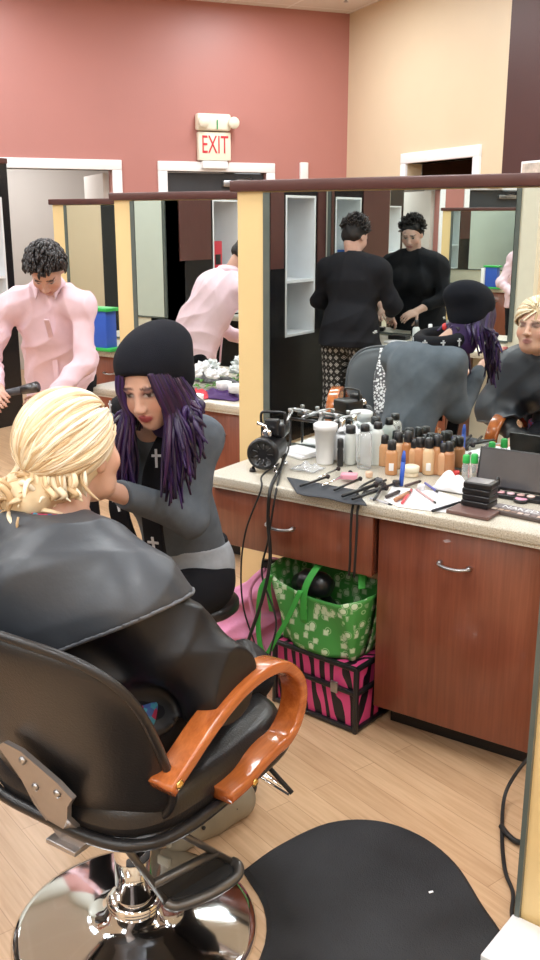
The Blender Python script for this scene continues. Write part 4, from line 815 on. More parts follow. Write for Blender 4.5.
def diamonds():
    m, nt, b = base_mat('diamond_print_jersey', .8); tc = _n(nt, 'ShaderNodeTexCoord'); sx_ = _n(nt, 'ShaderNodeSeparateXYZ'); nt.links.new(tc.outputs['Object'], sx_.inputs[0])
    def mth(op, a, b_=None):
        n = _n(nt, 'ShaderNodeMath', operation=op)
        for i, v in enumerate((a, b_)):
            if v is None: continue
            if isinstance(v, (int, float)): n.inputs[i].default_value = v
            else: nt.links.new(v, n.inputs[i])
        return n.outputs[0]
    fx = mth('PINGPONG', mth('MULTIPLY', sx_.outputs[0], 26), .5); row = mth('MULTIPLY', sx_.outputs[2], 20); fz = mth('PINGPONG', row, .5); d = mth('ADD', fx, fz)
    nt.links.new(ramp(nt, d, [(.0, (.6, .6, .6)), (.13, (.01, .01, .01)), (.22, (.5, .5, .5)), (.34, (.01, .01, .01)), (.9, (.3, .3, .3))], 'CONSTANT'), b.inputs['Base Color']); return m
F = Fld((-3.66, -.14, .07), (-2.96, .32, .98), .0075); add_body(F, Wj, 1.12, .018, arms=False, torso=False); F.cone(Wj['pelvis'], NP(Wj['pelvis'])+NP((0, 0, .0)), .165, .16, .03, fl=(Wj['fwd'], .75)); F.cut(lambda X, Y, Z: .075-Z); F.build('leggings', diamonds(), wk, label='black leggings with white diamond print')
short_hair('hair', wH, wA, 1.0, wk, (.012, .009, .009), n=520, L=.032, quiff=1)
def shoe(pr, a, b):
    a, b = NP(a), NP(b); F = Fld(np.minimum(a, b)-NP((.07, .07, .1)), np.maximum(a, b)+NP((.07, .07, .09)), .0055)
    F.cone(a-NP((0, 0, .045)), b, .045, .038, .02); F.cone(a-NP((0, 0, .03)), a+NP((0, 0, .02)), .046, .044, .02); F.cut(lambda X, Y, Z: .004-Z); F.build('shoe', m_shoe, pr)
for pr, jj in ((pk, Q), (wk, Wj), (art, J)):
    for q in 'LR': shoe(pr, jj['an'+q], jj['toe'+q])
# ================================================================== things on the worktops
ZT = .8012
def cp(x, y, z=ZT):
    p = PZ(x, y, z)
    if p[1] > 2.945: p = PY(x, y, 2.945); p[2] = z
    return p
def mat(n, c, r=.4, **k): return M(n, c, r, **{'var': .04, **k})
m_bp, m_wp, m_clear = mat('black_plastic', (.012, .012, .014), .3), mat('white_plastic', (.82, .83, .85), .35), glass_mat('clear_plastic', (.92, .95, .96), .08, .75)
m_green, m_blue, m_redpl, m_pinkp = mat('green_cap', (.03, .42, .08)), mat('blue_plastic', (.03, .10, .5)), mat('red_plastic', (.55, .03, .05)), mat('pink_plastic', (.75, .33, .42))
m_paper = mat('white_paper', (.84, .84, .86), .8); m_bristle = mat('dark_bristle', (.03, .02, .02), .9, bump=.4, bs=400); m_cable = mat('black_cable', (.012, .012, .013), .5)
# compressor
c = cp(266, 470); ac = thing('air_compressor', 'small black airbrush compressor with round motor end and top handle', 'compressor', c)
vd = U3(NP((-c[0], -c[1], 0))); vd = U3(vd*.9+NP((-.25, 0, 0))); sd = NP((-vd[1], vd[0], 0)); L = lambda a, b, h: NP(c)+sd*a+vd*b+NP((0, 0, h))   # a: image left, b: towards camera
mb = MB(); mb.lathe([(.040, -.11), (.052, -.10), (.052, .02), (.056, .022), (.056, .045), (.050, .052), (.044, .052), (.042, .044), (.010, .044)], L(0, .0, .068), 32, 0, vd); mb.build('motor', m_bp, ac, True)
for k in range(9): a = 2*pi*k/9; mb = MB(); mb.tube([L(.018*cos(a), .047, .068+.018*sin(a)), L(.038*cos(a), .047, .068+.038*sin(a))], .0022, 6); mb.build('vent_rib', m_gun, ac, True)
mb = MB(); mb.box(L(.015, -.07, .135), (.085, .09, .05), R=Matrix([sd, vd, (0, 0, 1)]).transposed(), bev=.008); mb.box(L(.015, -.03, .15), (.05, .03, .055), R=Matrix([sd, vd, (0, 0, 1)]).transposed(), bev=.006); mb.build('pump_head', m_bp, ac, True)
mb = MB(); mb.tube(catmull([L(.055, -.05, .155), L(.055, -.05, .19), L(.045, -.05, .197), L(-.01, -.05, .197), L(-.03, -.05, .19), L(-.03, -.05, .155)], 5), .005, 8); mb.build('handle', m_bp, ac, True)
mb = MB(); mb.lathe([(.012, 0), (.016, .004), (.016, .022), (.010, .026)], L(.008, .0, .135), 16, 0, vd); mb.tube([L(.008, -.0, .12), L(.0, .01, .16), L(-.03, .0, .165)], .006, 8); mb.build('pressure_fitting', m_chrome, ac, True, 'chrome pressure fitting')
for a, b in ((.045, .03), (-.04, .03), (.045, -.09), (-.04, -.09)): mb = MB(); mb.tube([L(a*.7, b, .03), L(a, b, .012)], .005, 6); mb.lathe([(.011, 0), (.012, .004), (.009, .012)], L(a, b, .0), 12); mb.build('foot', m_chrome if a > 0 else m_bp, ac, True)
def cable(label, px, r=.005, m=m_cable, name='cable', cat='cable'):
    P = catmull([NP(p) for p in px], 10); P = [NP((p[0], p[1], max(p[2], r+.0006))) for p in P]; mb = MB(); mb.tube(P, r, 8); return single(name, mb, m, label, cat)
FY = 2.478
cable('thick black cable running from the compressor over the counter edge to the floor', [L(-.05, .0, .05), cp(281, 440, .88), cp(283, 462, .815), PY(271, 487, FY+.01), PY(268, 520, FY), PY(270, 560, FY), PY(262, 600, FY-.02), PY(246, 650, FY-.03), PZ(238, 705, .01), PZ(225, 722, .006)], .0062)
cable('thin black cable hanging down left of the thick one by the drawer', [L(.04, -.02, .02), cp(262, 476, .812), PY(261, 490, FY), PY(246, 530, FY), PY(241, 570, FY+.02), PY(244, 610, FY+.04), PY(258, 655, FY+.02), PZ(270, 718, .01)], .0032)
cable('black cord looping from compressor down beside the pink bag', [L(-.06, .0, .04), cp(287, 445, .86), cp(282, 466, .82), PY(276, 492, FY+.012), PY(268, 540, FY+.004), PY(262, 575, FY+.012), PY(276, 620, FY-.0), PY(270, 655, FY-.03), PZ(262, 712, .008)], .0036)
cable('pair of black cords draped over the counter edge in the middle, left strand', [cp(378, 478, .81), cp(360, 488, .812), PY(353, 506, FY+.01), PY(351, 525, FY), PY(350, 560, FY), PY(349, 575, FY+.02)], .0042)
cable('pair of black cords draped over the counter edge in the middle, right strand', [cp(386, 480, .81), cp(366, 490, .812), PY(358, 508, FY+.01), PY(357, 528, FY), PY(355, 562, FY), PY(354, 577, FY+.02)], .0042)
cable('black power cord lying on the floor by the right yellow partition end', [PY(536, 752, 2.47), PZ(520, 768, .10), PZ(505, 795, .03), PZ(502, 835, .006), PZ(505, 870, .006), PZ(513, 893, .006), PZ(512, 915, .006), PZ(518, 935, .006), PZ(530, 946, .006), PZ(560, 946, .006)], .0055)
cable('short black cord end with plug lying by the partition foot at the right', [PZ(501, 826, .012), PZ(509, 836, .012), PZ(518, 842, .012), PZ(530, 842, .03)], .008)
mb = MB(); q = PZ(545, 968, 0); mb.box((q[0]-.02, q[1]-.0, .016), (.20, .17, .03), rz=radians(-5), bev=.004); single('floor_block', mb, m_wp, 'low white block on the floor at the foot of the right partition', 'block')
# airbrush and rack of chrome tools
rk = thing('airbrush_stand', 'row of chrome airbrush tools on a black stand beside the compressor', 'tool stand', cp(305, 440))
rp = [cp(290, 448, ZT), cp(336, 448, ZT)]
mb = MB()
for p in rp: mb.tube([p, NP(p)+NP((0, 0, .125))], .005, 6)
mb.tube([NP(rp[0])+NP((-.02, 0, .125)), NP(rp[1])+NP((.02, 0, .125))], .006, 8); mb.box(NP(rp[0])*.5+NP(rp[1])*.5+NP((0, 0, .004)), (.20, .05, .008), bev=.002); mb.build('stand', m_bp, rk, True)
for k in range(4):
    p = NP(rp[0])*(1-k/3)+NP(rp[1])*k/3+NP((0, 0, .14)); d = NP((.02, -.05, -.012+.02*(k % 2))); mb = MB(); mb.tube([p-d, p-d*.3, p+d*.4, p+d*1.1], [.006, .008, .007, .003], 8, caps=True); mb.lathe([(.003, 0), (.008, .010), (.008, .018), (.006, .019)], p+NP((0, 0, .004)), 12); mb.build('airbrush', m_steel, rk, True)
mb = MB(); p0, p1 = PZ(322, 406, .93), PZ(345, 388, 1.0); mb.tube([p0, p1], [.007, .005], 8); mb.tube([NP(p0), NP(p0)+NP((-.01, .0, -.115))], .004, 6)
single('white_wand', mb, m_wp, 'white stick-like wand tilted above the chrome tools', 'wand')
# jars, bottles
def cup(x, y, r0, r1, h, m, name, label, cat, rim=0, group=None, lid=None, lm=None):
    p = cp(x, y); t = thing(name, label, cat, p, 0, group); mb = MB(); mb.lathe([(r0*.96, 0), (r0, .004), (r1, h-.004), (r1+rim, h-.004), (r1+rim, h), (r1-.004, h), (r1-.006, h-.006), (.001, h-.008)], p, 24); mb.build('body', m, t, True)
    if lid: mb = MB(); mb.lathe([(r1+.003, h-.012), (r1+.004, h+lid-.004), (r1-.002, h+lid)], p, 24); mb.build('lid', lm or m, t, True)
    return t
cup(325, 463, .031, .040, .135, m_wp, 'tumbler', 'tall white plastic tumbler with a rim, on the makeup counter', 'cup', .003, lid=.012)
tb = thing('tissue_box', 'white box with crumpled tissue behind the tumbler', 'box', cp(350, 437)); mb = MB(); p = cp(350, 437); mb.box((p[0], p[1], .80+.05), (.13, .10, .095), rz=.1, bev=.012); mb.build('box', m_wp, tb, True)
mb = MB(); mb.grid(lambda u, v: (p[0]-.04+.08*u, p[1]-.03+.06*v, .90+.018*sin(9*u+3*v)*sin(7*v)+.02*(1-abs(2*u-1))), 12, 10, th=.003); mb.build('tissue', m_paper, tb, True)
mb = MB(); q = cp(299, 454); mb.box((q[0], q[1], .8062), (.15, .11, .010), rz=-.3, bev=.002); mb.box((q[0]+.01, q[1], .8165), (.13, .09, .010), rz=-.2, bev=.002); single('paper_towels', mb, m_paper, 'folded white paper towels lying behind the compressor', 'paper')
def bottle(x, y, r, h, mb_, mc, label, name='bottle', cap=.3, neck=.5, group=None, flat=1, z=ZT, liquid=None, pos=None):
    p = pos if pos is not None else cp(x, y, z); t = thing(name, label, 'bottle', p, random.uniform(-.4, .4)*0, group); hb = h*(1-cap); mb = MB()
    mb.lathe([(r*.92, 0), (r, .004), (r, hb*.86), (r*.85, hb*.94), (r*neck, hb)], p, 20); mb.build('body', mb_, t, True)
    mb = MB(); mb.lathe([(r*neck*1.12, hb+.0005), (r*neck*1.18, hb+.003), (r*neck*1.1, h-.003), (r*neck*.8, h)], p, 16); mb.build('cap', mc, t, True); return t
bottle(340, 466, .011, .10, m_bp, m_bp, 'slim black bottle beside the white tumbler', cap=.35, neck=.9)
m_milk = mat('milky_plastic', (.62, .66, .64), .3)
bottle(350, 464, .021, .142, m_milk, m_bp, 'milky bottle with black cap, right of the slim black bottle', cap=.2, neck=.75)
bottle(364, 468, .026, .158, m_clear, m_bp, 'large clear bottle with a black pump cap in the middle of the counter', cap=.16, neck=.55)
bottle(377, 459, .024, .155, m_milk, m_bp, 'white bottle with black cap behind the clear pump bottle', cap=.16, neck=.55)
bottle(342, 440, .02, .15, m_clear, m_chrome, 'clear bottle with silver cap behind the tumbler', cap=.25)
tones = [(.62, .34, .17), (.55, .27, .12), (.70, .45, .27), (.42, .18, .07), (.66, .38, .2), (.60, .30, .15), (.72, .50, .30), (.50, .24, .11), (.64, .36, .20), (.45, .2, .09)]
FB = [(384, 462, 'behind the small jar, nearest the clear bottles'), (391, 474, 'front left of the foundation cluster'), (398, 452, 'tall, at the back left of the cluster'), (408, 446, 'pale tone, rearmost of the cluster'), (414, 468, 'just right of the upright blue marker'), (420, 455, 'behind the dark foundation in the middle'), (428, 474, 'with a white label, right front of the cluster'), (437, 462, 'behind the wipes, right side of the cluster'), (443, 470, 'tall and amber, next to the white wipes'), (449, 458, 'rightmost of the foundation bottles')]
for k, (x, y, w_) in enumerate(FB):
    t = bottle(x, y, .0205+.001*(k % 3), .112+.008*(k % 4), mat('foundation_tone', tones[k], .22), m_bp, 'foundation bottle with black cap, '+w_, 'foundation_bottle', cap=.28, neck=.62, group='foundation bottles')
    if k in (6, 1): p = t.location; d = U3(NP((-p[0], -p[1], 0))); mb = MB(); mb.box(NP(p)+d*.0212+NP((0, 0, .03)), (.016, .004, .026), rz=atan2(d[1], d[0])+pi/2, bev=.001); mb.build('label', m_paper, t, True)
cup(411, 476, .024, .024, .028, mat('cream_jar', (.80, .68, .50), .4), 'jar', 'small cream coloured jar in front of the foundation bottles', 'jar', 0, lid=.01, lm=mat('pale_lid', (.85, .78, .62)))
def stick(name, label, cat, a, b, r, m, tip=None, tm=None, group=None, r2=None):
    t = thing(name, label, cat, a, 0, group); a, b = NP(a), NP(b); d = U3(b-a); e = b-d*(tip or 0); mb = MB(); mb.tube([a, a+d*.002, e], [r*.7, r, r2 or r], 10); mb.build('handle', m, t, True)
    if tip: mb = MB(); mb.tube([e+d*.0005, e+d*tip*.5, b], [(r2 or r)*1.05, (r2 or r)*1.9 if tm is m_bristle else r*.9, r*.5], 10); mb.build('tip', tm or m, t, True)
    return t
stick('marker', 'blue marker pen standing upright among the foundation bottles', 'pen', cp(401, 486), NP(cp(401, 486))+NP((.004, .006, .118)), .0075, m_blue, .035, m_blue)
stick('marker', 'blue capped pen standing behind the foundation bottles', 'pen', cp(441, 447), NP(cp(441, 447))+NP((0, 0, .12)), .006, m_blue, .03, m_blue)
# brush roll with brushes
q = cp(322, 481); mb = MB(); mb.grid(lambda u, v: tuple(NP(cp(287+70*u+10*v, 478+16*v+13*u, .8035))+NP((0, 0, .002*sin(11*u)*sin(5*v)+.002))), 20, 8, th=.003); single('brush_roll', mb, mat('charcoal_fabric', (.04, .045, .055), .8), 'charcoal brush roll spread flat at the counter edge below the tumbler', 'brush roll')
BR = [((322, 486), (352, 472), .0045, 'silver handled brush lying on the charcoal roll'), ((334, 490), (362, 478), .004, 'short black brush with pink block beside it'), ((342, 496), (378, 484), .0055, 'thick black brush lying in front of the clear bottle'), ((352, 499), (388, 487), .005, 'black brush lying nearest the counter edge'), ((366, 492), (398, 483), .004, 'thin black brush pointing towards the blue marker'), ((374, 500), (384, 484), .005, 'stubby black powder brush by the counter cords'), ((318, 478), (340, 468), .004, 'silver brush by the foot of the tumbler'), ((300, 486), (330, 476), .004, 'brush at the left end of the charcoal roll')]
for k, (a, b, r, lb) in enumerate(BR):
    z = .8085+r+(.004 if k < 8 else 0); stick('makeup_brush', lb, 'brush', cp(*a, z), cp(*b, z+.002), r, m_chrome if 'silver' in lb else m_bp, .022, m_bristle, 'makeup brushes on the counter', r*1.1)
PN = [((402, 503), (412, 489), .0045, (.75, .10, .12), 'red lip pencil lying on the white paper'), ((416, 489), (436, 503), .0035, (.55, .35, .35), 'rose coloured pencil lying on the white paper'), ((386, 497), (400, 491), .006, (.05, .04, .04), 'dark mascara tube left of the lip gloss'), ((395, 500), (410, 492), .007, (.45, .22, .12), 'brown lip gloss tube at the left end of the paper'), ((432, 511), (461, 502), .0045, (.02, .02, .03), 'black eyeliner pencil beside the brown palette'), ((425, 483), (438, 492), .004, (.1, .1, .35), 'blue pencil in front of the labelled foundation'), ((452, 455), (462, 446), .005, (.12, .12, .13), 'dark tube behind the wipes'), ((370, 498), (392, 505), .0035, (.5, .5, .55), 'grey tweezers near the counter edge'), ((405, 486), (421, 481), .005, (.08, .05, .05), 'dark lipstick tube below the cream jar')]
for a, b, r, c_, lb in PN: stick('pencil' if 'pencil' in lb else 'cosmetic_tube', lb, 'pencil' if 'pencil' in lb else 'cosmetic', cp(*a, .8045+r), cp(*b, .8045+r), r, mat('tube_colour', c_), .014, m_bp)
mb = MB(); v = [cp(*p, .8016) for p in ((384, 500), (392, 487), (440, 492), (462, 500), (446, 513), (398, 507))]; n = len(v); mb.add(v+[NP(p)+NP((0, 0, .0012)) for p in v], [list(range(n)), list(range(n, 2*n))]+[[i, (i+1) % n, n+(i+1) % n, n+i] for i in range(n)]); single('paper_sheet', mb, m_paper, 'white paper sheet lying under pencils in the middle of the counter', 'paper')
mb = MB(); q = cp(349, 481); mb.box((q[0], q[1], .8185), (.055, .035, .018), rz=.4, bev=.003); single('sponge', mb, m_pinkp, 'small pink block lying among the brushes', 'sponge')
q = cp(449, 490); mb = MB(); mb.grid(lambda u, v: (q[0]-.055+.11*u+.01*sin(5*v), q[1]-.03+.08*v, .8045+.05*sin(pi*min(1, max(0, u)))**.7*sin(pi*v)**.7*(1+.25*sin(12*u+7*v))), 22, 16, th=.003); single('wipe', mb, m_paper, 'crumpled white makeup wipe left of the green capped bottles', 'wipe')
bottle(465, 484, .013, .100, m_clear, m_green, 'clear bottle with green cap, left one of the two beside the open palette', 'green_capped_bottle', cap=.28, neck=.8)
bottle(473, 487, .013, .112, m_clear, m_green, 'clear bottle with green cap, right one touching the open palette', 'green_capped_bottle', cap=.28, neck=.8)
bottle(511, 458, .017, .085, m_clear, m_wp, 'clear bottle with white cap behind the open palette', cap=.3, neck=.5)
stick('lipstick', 'tall black lipstick standing between compacts and open palette', 'lipstick', cp(497, 496), NP(cp(497, 496))+NP((0, 0, .062)), .0075, m_bp, .02, m_bp)
def xy(x, y, z=ZT): p = cp(x, y, z); return NP((p[0], p[1]))
# open palette: upright dark lid, tray with pans
t = thing('makeup_palette', 'large open makeup palette with upright dark mirror lid', 'palette', cp(500, 490)); a, b = xy(475, 490), xy(535, 499); dx = U3(np.append(b-a, 0)); bk_ = NP((-dx[1], dx[0], 0)); Lw = np.linalg.norm(b-a)*1.25
A0 = np.append(a, .815); up = U3(NP((0, 0, 1))+bk_*.28); R_ = Matrix([dx, -bk_*0+NP(np.cross(up, dx)), up]).transposed()
mb = MB(); mb.box(A0+dx*Lw/2+up*.065, (Lw, .007, .13), R=R_, bev=.002); ld = mb.build('lid', m_bp, t, True); mb = MB(); mb.box(A0+dx*Lw/2+up*.066-U3(np.cross(up, dx))*(-.0042 if np.cross(up, dx)[1] < 0 else .0042), (Lw-.014, .001, .115), R=R_); mb.build('lid_panel', M('smoky_mirror', (.10, .10, .11), .15, .3), ld, True)
mb = MB(); R2 = Matrix([dx, bk_, (0, 0, 1)]).transposed(); mb.box(A0+dx*Lw/2-bk_*.025-NP((0, 0, .0075)), (Lw, .05, .012), R=R2, bev=.002); tr = mb.build('tray', m_bp, t, True)
pc = [(.75, .30, .42), (.62, .25, .35), (.80, .45, .50), (.72, .50, .55), (.55, .35, .32), (.82, .6, .55)]
for k in range(6): mb = MB(); mb.lathe([(.0005, 0), (.0125, 0), (.0125, .003), (.0115, .0035)], A0+dx*(.03+k*.032)-bk_*.027-NP((0, 0, .0012)), 18); mb.build('pan', mat('blush_pan', pc[k], .6), tr, True)
t = thing('blush_compact', 'round pink compact lying in front of the open palette', 'compact', cp(512, 499)); mb = MB(); mb.lathe([(.02, 0), (.024, .003), (.024, .008), (.022, .010)], cp(521, 502), 24); mb.build('case', m_bp, t, True); mb = MB(); mb.lathe([(.001, .0102), (.019, .0102), (.018, .012)], cp(521, 502), 24); mb.build('pan', mat('pink_blush', (.75, .35, .48), .6), t, True)
# brown palette carrying a stack of compacts
t = thing('brown_palette', 'flat brown makeup palette under the stack of black compacts', 'palette', cp(474, 512)); R3 = Matrix.Rotation(-.05, 3, 'Z'); bc = cp(473, 512, .8065); mb = MB(); mb.box((bc[0], bc[1], .8072), (.135, .085, .011), R=R3, bev=.002); mb.build('case', mat('taupe_brown', (.16, .09, .08), .4), t, True)
zc = .8132; sc_ = cp(479, 505, .813)
for k, lb in enumerate(('bottom', 'second from the bottom', 'third from the bottom', 'topmost')):
    t = thing('compact', 'square black compact, %s of the stack on the brown palette' % lb, 'compact', (sc_[0], sc_[1], zc), 0, 'stacked black compacts'); mb = MB(); mb.box((0+.002*(k % 2), .001*k, .0095), (.088, .072, .018), rz=-.06+.03*k, bev=.004); mb.build('case', m_bp, t)
    if k == 3: mb = MB(); mb.box((0, 0, .0192), (.07, .055, .001), rz=.03); mb.build('window', M('grey_glossy_window', (.35, .34, .35), .12), t)
    zc += .0190
# lettered palette at the front right
a, b = xy(487, 512), xy(560, 527); dx = U3(np.append(b-a, 0)); bk_ = NP((-dx[1], dx[0], 0)); R2 = Matrix([dx, bk_, (0, 0, 1)]).transposed(); A0 = np.append(a, .8016)
t = thing('eyeshadow_palette', 'long taupe eyeshadow palette lettered NAKED at the front right of the counter', 'palette', tuple(A0)); Lw = .24
mb = MB(); mb.box(A0+dx*Lw/2+bk_*.033+NP((0, 0, .006)), (Lw, .072, .0115), R=R2, bev=.002); cs = mb.build('case', mat('dark_taupe', (.10, .075, .07), .35), t, True)
mb = MB(); mb.box(A0+dx*Lw/2+bk_*.046+NP((0, 0, .0125)), (Lw-.012, .042, .001), R=R2); mb.build('silver_cover', M('pearly_cover', (.50, .46, .47), .25, .3), cs, True)
text_obj('lettering', 'NAKED', .034, m_wp, t, Vector(A0+dx*.085+bk_*.046+NP((0, 0, .0132)))-t.location, R2, .0003)
sh = [(.75, .62, .52), (.6, .45, .36), (.45, .3, .22), (.3, .2, .17), (.7, .55, .5), (.5, .42, .4), (.25, .2, .2), (.65, .5, .42), (.4, .28, .22), (.2, .16, .17), (.8, .7, .62)]
for k in range(11): mb = MB(); mb.box(A0+dx*(.018+k*.0205)+bk_*.012+NP((0, 0, .0125)), (.016, .015, .001), R=R2); mb.build('shadow_pan', mat('shadow_tone', sh[k], .6), cs, True)
mb = MB(); q = cp(455, 446); mb.lathe([(.03, 0), (.033, .004), (.033, .02), (.03, .024)], cp(490, 452), 24); single('powder_jar', mb, mat('beige_powder', (.70, .48, .35), .5), 'beige powder jar behind the dark palette lid', 'jar')
mb = MB(); q = cp(308, 470); mb.grid(lambda u, v: (q[0]-.05+.10*u, q[1]-.04+.08*v, .8075+.02*sin(pi*u)*sin(pi*v)*(1+.4*sin(14*u+5*v))), 20, 16, th=.0015); single('plastic_bag', mb, glass_mat('crinkled_film', (.95, .97, 1), .12, .8), 'crinkled clear plastic bag between compressor and tumbler', 'bag')
for k, (x, y, c_, lb) in enumerate(((396, 486, (.03, .03, .03), 'small black pot in front of the left foundation bottles'), (379, 484, (.10, .10, .11), 'small dark pot behind the lying brushes'), (421, 490, (.7, .7, .72), 'silver lidded pot beside the blue pencil'), (456, 476, (.6, .05, .05), 'red lidded pot behind the white wipe'), (369, 477, (.72, .5, .35), 'beige pot at the foot of the clear pump bottle'))):
    mb = MB(); mb.lathe([(.011, 0), (.0125, .003), (.0125, .016), (.011, .019)], cp(x, y, .8032), 16); single('pot', mb, mat('pot_colour', c_, .35), lb, 'pot')
# ================================================================== under the counter
def zebra():
    m, nt, b = base_mat('zebra_print', .35); v = coords(nt, (1, 1, .35)); w = _n(nt, 'ShaderNodeTexWave'); w.inputs['Scale'].default_value = 8; w.inputs['Distortion'].default_value = 8; w.inputs['Detail'].default_value = 1.5; w.inputs['Detail Scale'].default_value = 1.2
    mp = _n(nt, 'ShaderNodeMapping'); mp.inputs['Rotation'].default_value = (0, .25, .5); nt.links.new(v, mp.inputs['Vector']); nt.links.new(mp.outputs[0], w.inputs['Vector']); nt.links.new(ramp(nt, w.outputs['Fac'], [(0, (.012, .008, .012)), (.42, (.70, .07, .24))], 'CONSTANT'), b.inputs['Base Color']); return m
zc_ = thing('makeup_case', 'pink and black zebra striped case under the counter drawer', 'case', (-1.498, 2.650, 0), radians(-6)); W_, D_, H_ = .345, .28, .24
m_zeb = zebra(); mb = MB(); mb.box((0, 0, H_*.30+.004), (W_-.012, D_-.012, H_*.56), bev=.006); mb.build('lower_shell', m_zeb, zc_); mb = MB(); mb.box((0, 0, H_*.80), (W_-.012, D_-.012, H_*.38), bev=.006); mb.build('upper_shell', m_zeb, zc_)
def ringbox(z): return [(sx*(W_/2), sy*(D_/2), z) for sx, sy in ((-1, -1), (1, -1), (1, 1), (-1, 1))]
for z, nm in ((.011, 'bottom_trim'), (H_*.60, 'middle_trim'), (H_-.008, 'top_trim')):
    mb = MB(); P = ringbox(z)
    for i in range(4): a, b = NP(P[i]), NP(P[(i+1) % 4]); mb.box((a+b)/2, (abs(b-a)[0]+.016, abs(b-a)[1]+.016, .016), bev=.004)
    mb.build(nm, m_bp, zc_)
for sx, sy in ((-1, -1), (1, -1), (1, 1), (-1, 1)): mb = MB(); mb.box((sx*W_/2, sy*D_/2, H_/2), (.017, .017, H_), bev=.005); mb.build('corner_trim', m_bp, zc_)
for sx in (-1, 1): mb = MB(); mb.box((sx*.09, -D_/2-.008, H_*.62), (.028, .008, .04), bev=.002); mb.build('latch', m_steel, zc_)
def tote_mat():
    m, nt, b = base_mat('green_print', .55); v = coords(nt, (1, 1, 1)); vo = _n(nt, 'ShaderNodeTexVoronoi'); vo.inputs['Scale'].default_value = 24; vo.inputs['Randomness'].default_value = .75; nt.links.new(v, vo.inputs['Vector']); v2 = _n(nt, 'ShaderNodeTexVoronoi', distance='CHEBYCHEV'); v2.inputs['Scale'].default_value = 26; v2.inputs['Randomness'].default_value = .6; nt.links.new(v, v2.inputs['Vector'])
    g = (.06, .30, .06); w = (.58, .72, .50); a = ramp(nt, vo.outputs['Distance'], [(0, w), (.26, g), (.33, (.35, .6, .3)), (.38, g)], 'CONSTANT'); c = ramp(nt, v2.outputs['Distance'], [(0, (1, 1, 1)), (.20, (.35, .35, .35)), (.27, (0, 0, 0))], 'CONSTANT')
    mx = _n(nt, 'ShaderNodeMix', data_type='RGBA'); nt.links.new(c, mx.inputs[0]); nt.links.new(a, mx.inputs[6]); mx.inputs[7].default_value = (*w, 1); nt.links.new(mx.outputs[2], b.inputs['Base Color']); return m
tz = H_+.0025; tg = thing('tote_bag', 'open green tote bag with white printed motifs standing on the zebra case', 'bag', (-1.515, 2.605, tz), radians(-6)); m_tote = tote_mat(); m_gr = mat('green_webbing', (.05, .38, .06), .6)
def tot(u, v): # u round the bag, v up
    a = 2*pi*u; h = .235*v; w = .15+.05*v; d = .085+.03*v; x = w*math.copysign(abs(cos(a))**.45, cos(a)); y = d*math.copysign(abs(sin(a))**.45, sin(a)); s_ = .010*sin(9*a)*v+.006*sin(17*a+9*v); sag = -.035*v*(1-abs(cos(a)))*(1 if sin(a) < 0 else .2)+.03*v*max(0, -cos(a))
    return (x*(1+s_), y*(1+s_)+.012*sin(5*a+4*v), h+sag)
mb = MB(); mb.grid(tot, 72, 14, th=.0035); bb = mb.build('body', m_tote, tg); mb = MB(); n = 48; mb.add([tot(i/n, 0) for i in range(n)]+[tuple(NP(tot(i/n, 0))+NP((0, 0, .004))) for i in range(n)], [list(range(n))[::-1], list(range(n, 2*n))]+[[i, (i+1) % n, n+(i+1) % n, n+i] for i in range(n)]); mb.build('bottom', m_gr, tg)
mb = MB(); mb.band(catmull([(-.17, -.10, .10), (-.165, -.125, .20), (-.14, -.14, .25), (-.175, -.15, .20), (-.185, -.155, .08), (-.17, -.16, -.01), (-.145, -.155, -.03), (-.12, -.145, .02), (-.07, -.13, .12), (-.03, -.12, .22)], 5), .022, .003, side=(.9, .1, .1)); mb.build('handle', m_gr, tg)
mb = MB(); mb.band(catmull([(-.03, -.10, .10), (-.02, -.11, .22), (.0, -.06, .30), (.0, .02, .31), (.03, .08, .26)], 6), .026, .003, side=(1, 0, 0)); mb.build('handle', m_gr, tg)
mb = MB(); mb.band(catmull([(.08, .09, .22), (.09, .06, .29), (.13, .0, .30), (.16, -.04, .25)], 6), .024, .003, side=(.6, .8, 0)); mb.build('handle', m_gr, tg)
dr_ = thing('hair_dryer', 'black hair dryer lying inside the green tote bag', 'hair dryer', (-1.54, 2.60, tz+.17)); mb = MB(); mb.tube([(-.075, -.02, .03), (-.04, -.03, .05), (.02, -.03, .05), (.05, -.03, .045)], [.038, .046, .044, .030], 16); mb.build('barrel', m_bp, dr_); mb = MB(); mb.tube([(.0, -.02, .03), (.03, .02, -.04)], .018, 10); mb.build('handle', m_bp, dr_)
# pink bag
pb = thing('pink_bag', 'soft pink fabric bag slumped on the floor left of the zebra case', 'bag', (-1.90, 2.72, 0)); F = Fld((-2.12, 2.50, -.02), (-1.68, 2.96, .52), .007)
F.cone((-1.96, 2.72, .10), (-1.83, 2.74, .10), .115, .105, .04); F.cone((-1.93, 2.73, .20), (-1.85, 2.72, .34), .11, .065, .06); F.cone((-1.85, 2.72, .34), (-1.80, 2.73, .42), .06, .035, .04); F.warp(creases(.018, 5, 1.3)); F.cut(lambda X, Y, Z: .003-Z); m_pb = mat('pink_fabric', (.72, .27, .46), .75, bump=.2, bs=60); F.build('body', m_pb, pb)
mb = MB(); mb.tube(catmull([(-1.80, 2.64, .44), (-1.84, 2.60, .36), (-1.80, 2.59, .22), (-1.76, 2.60, .10), (-1.74, 2.62, .02)], 8), .007, 8); mb.build('strap', m_pb, pb, True); mb = MB(); mb.box((-1.80, 2.67, .45), (.06, .03, .03), rz=.4, bev=.006); mb.build('clasp', m_bp, pb, True, 'black clasp')
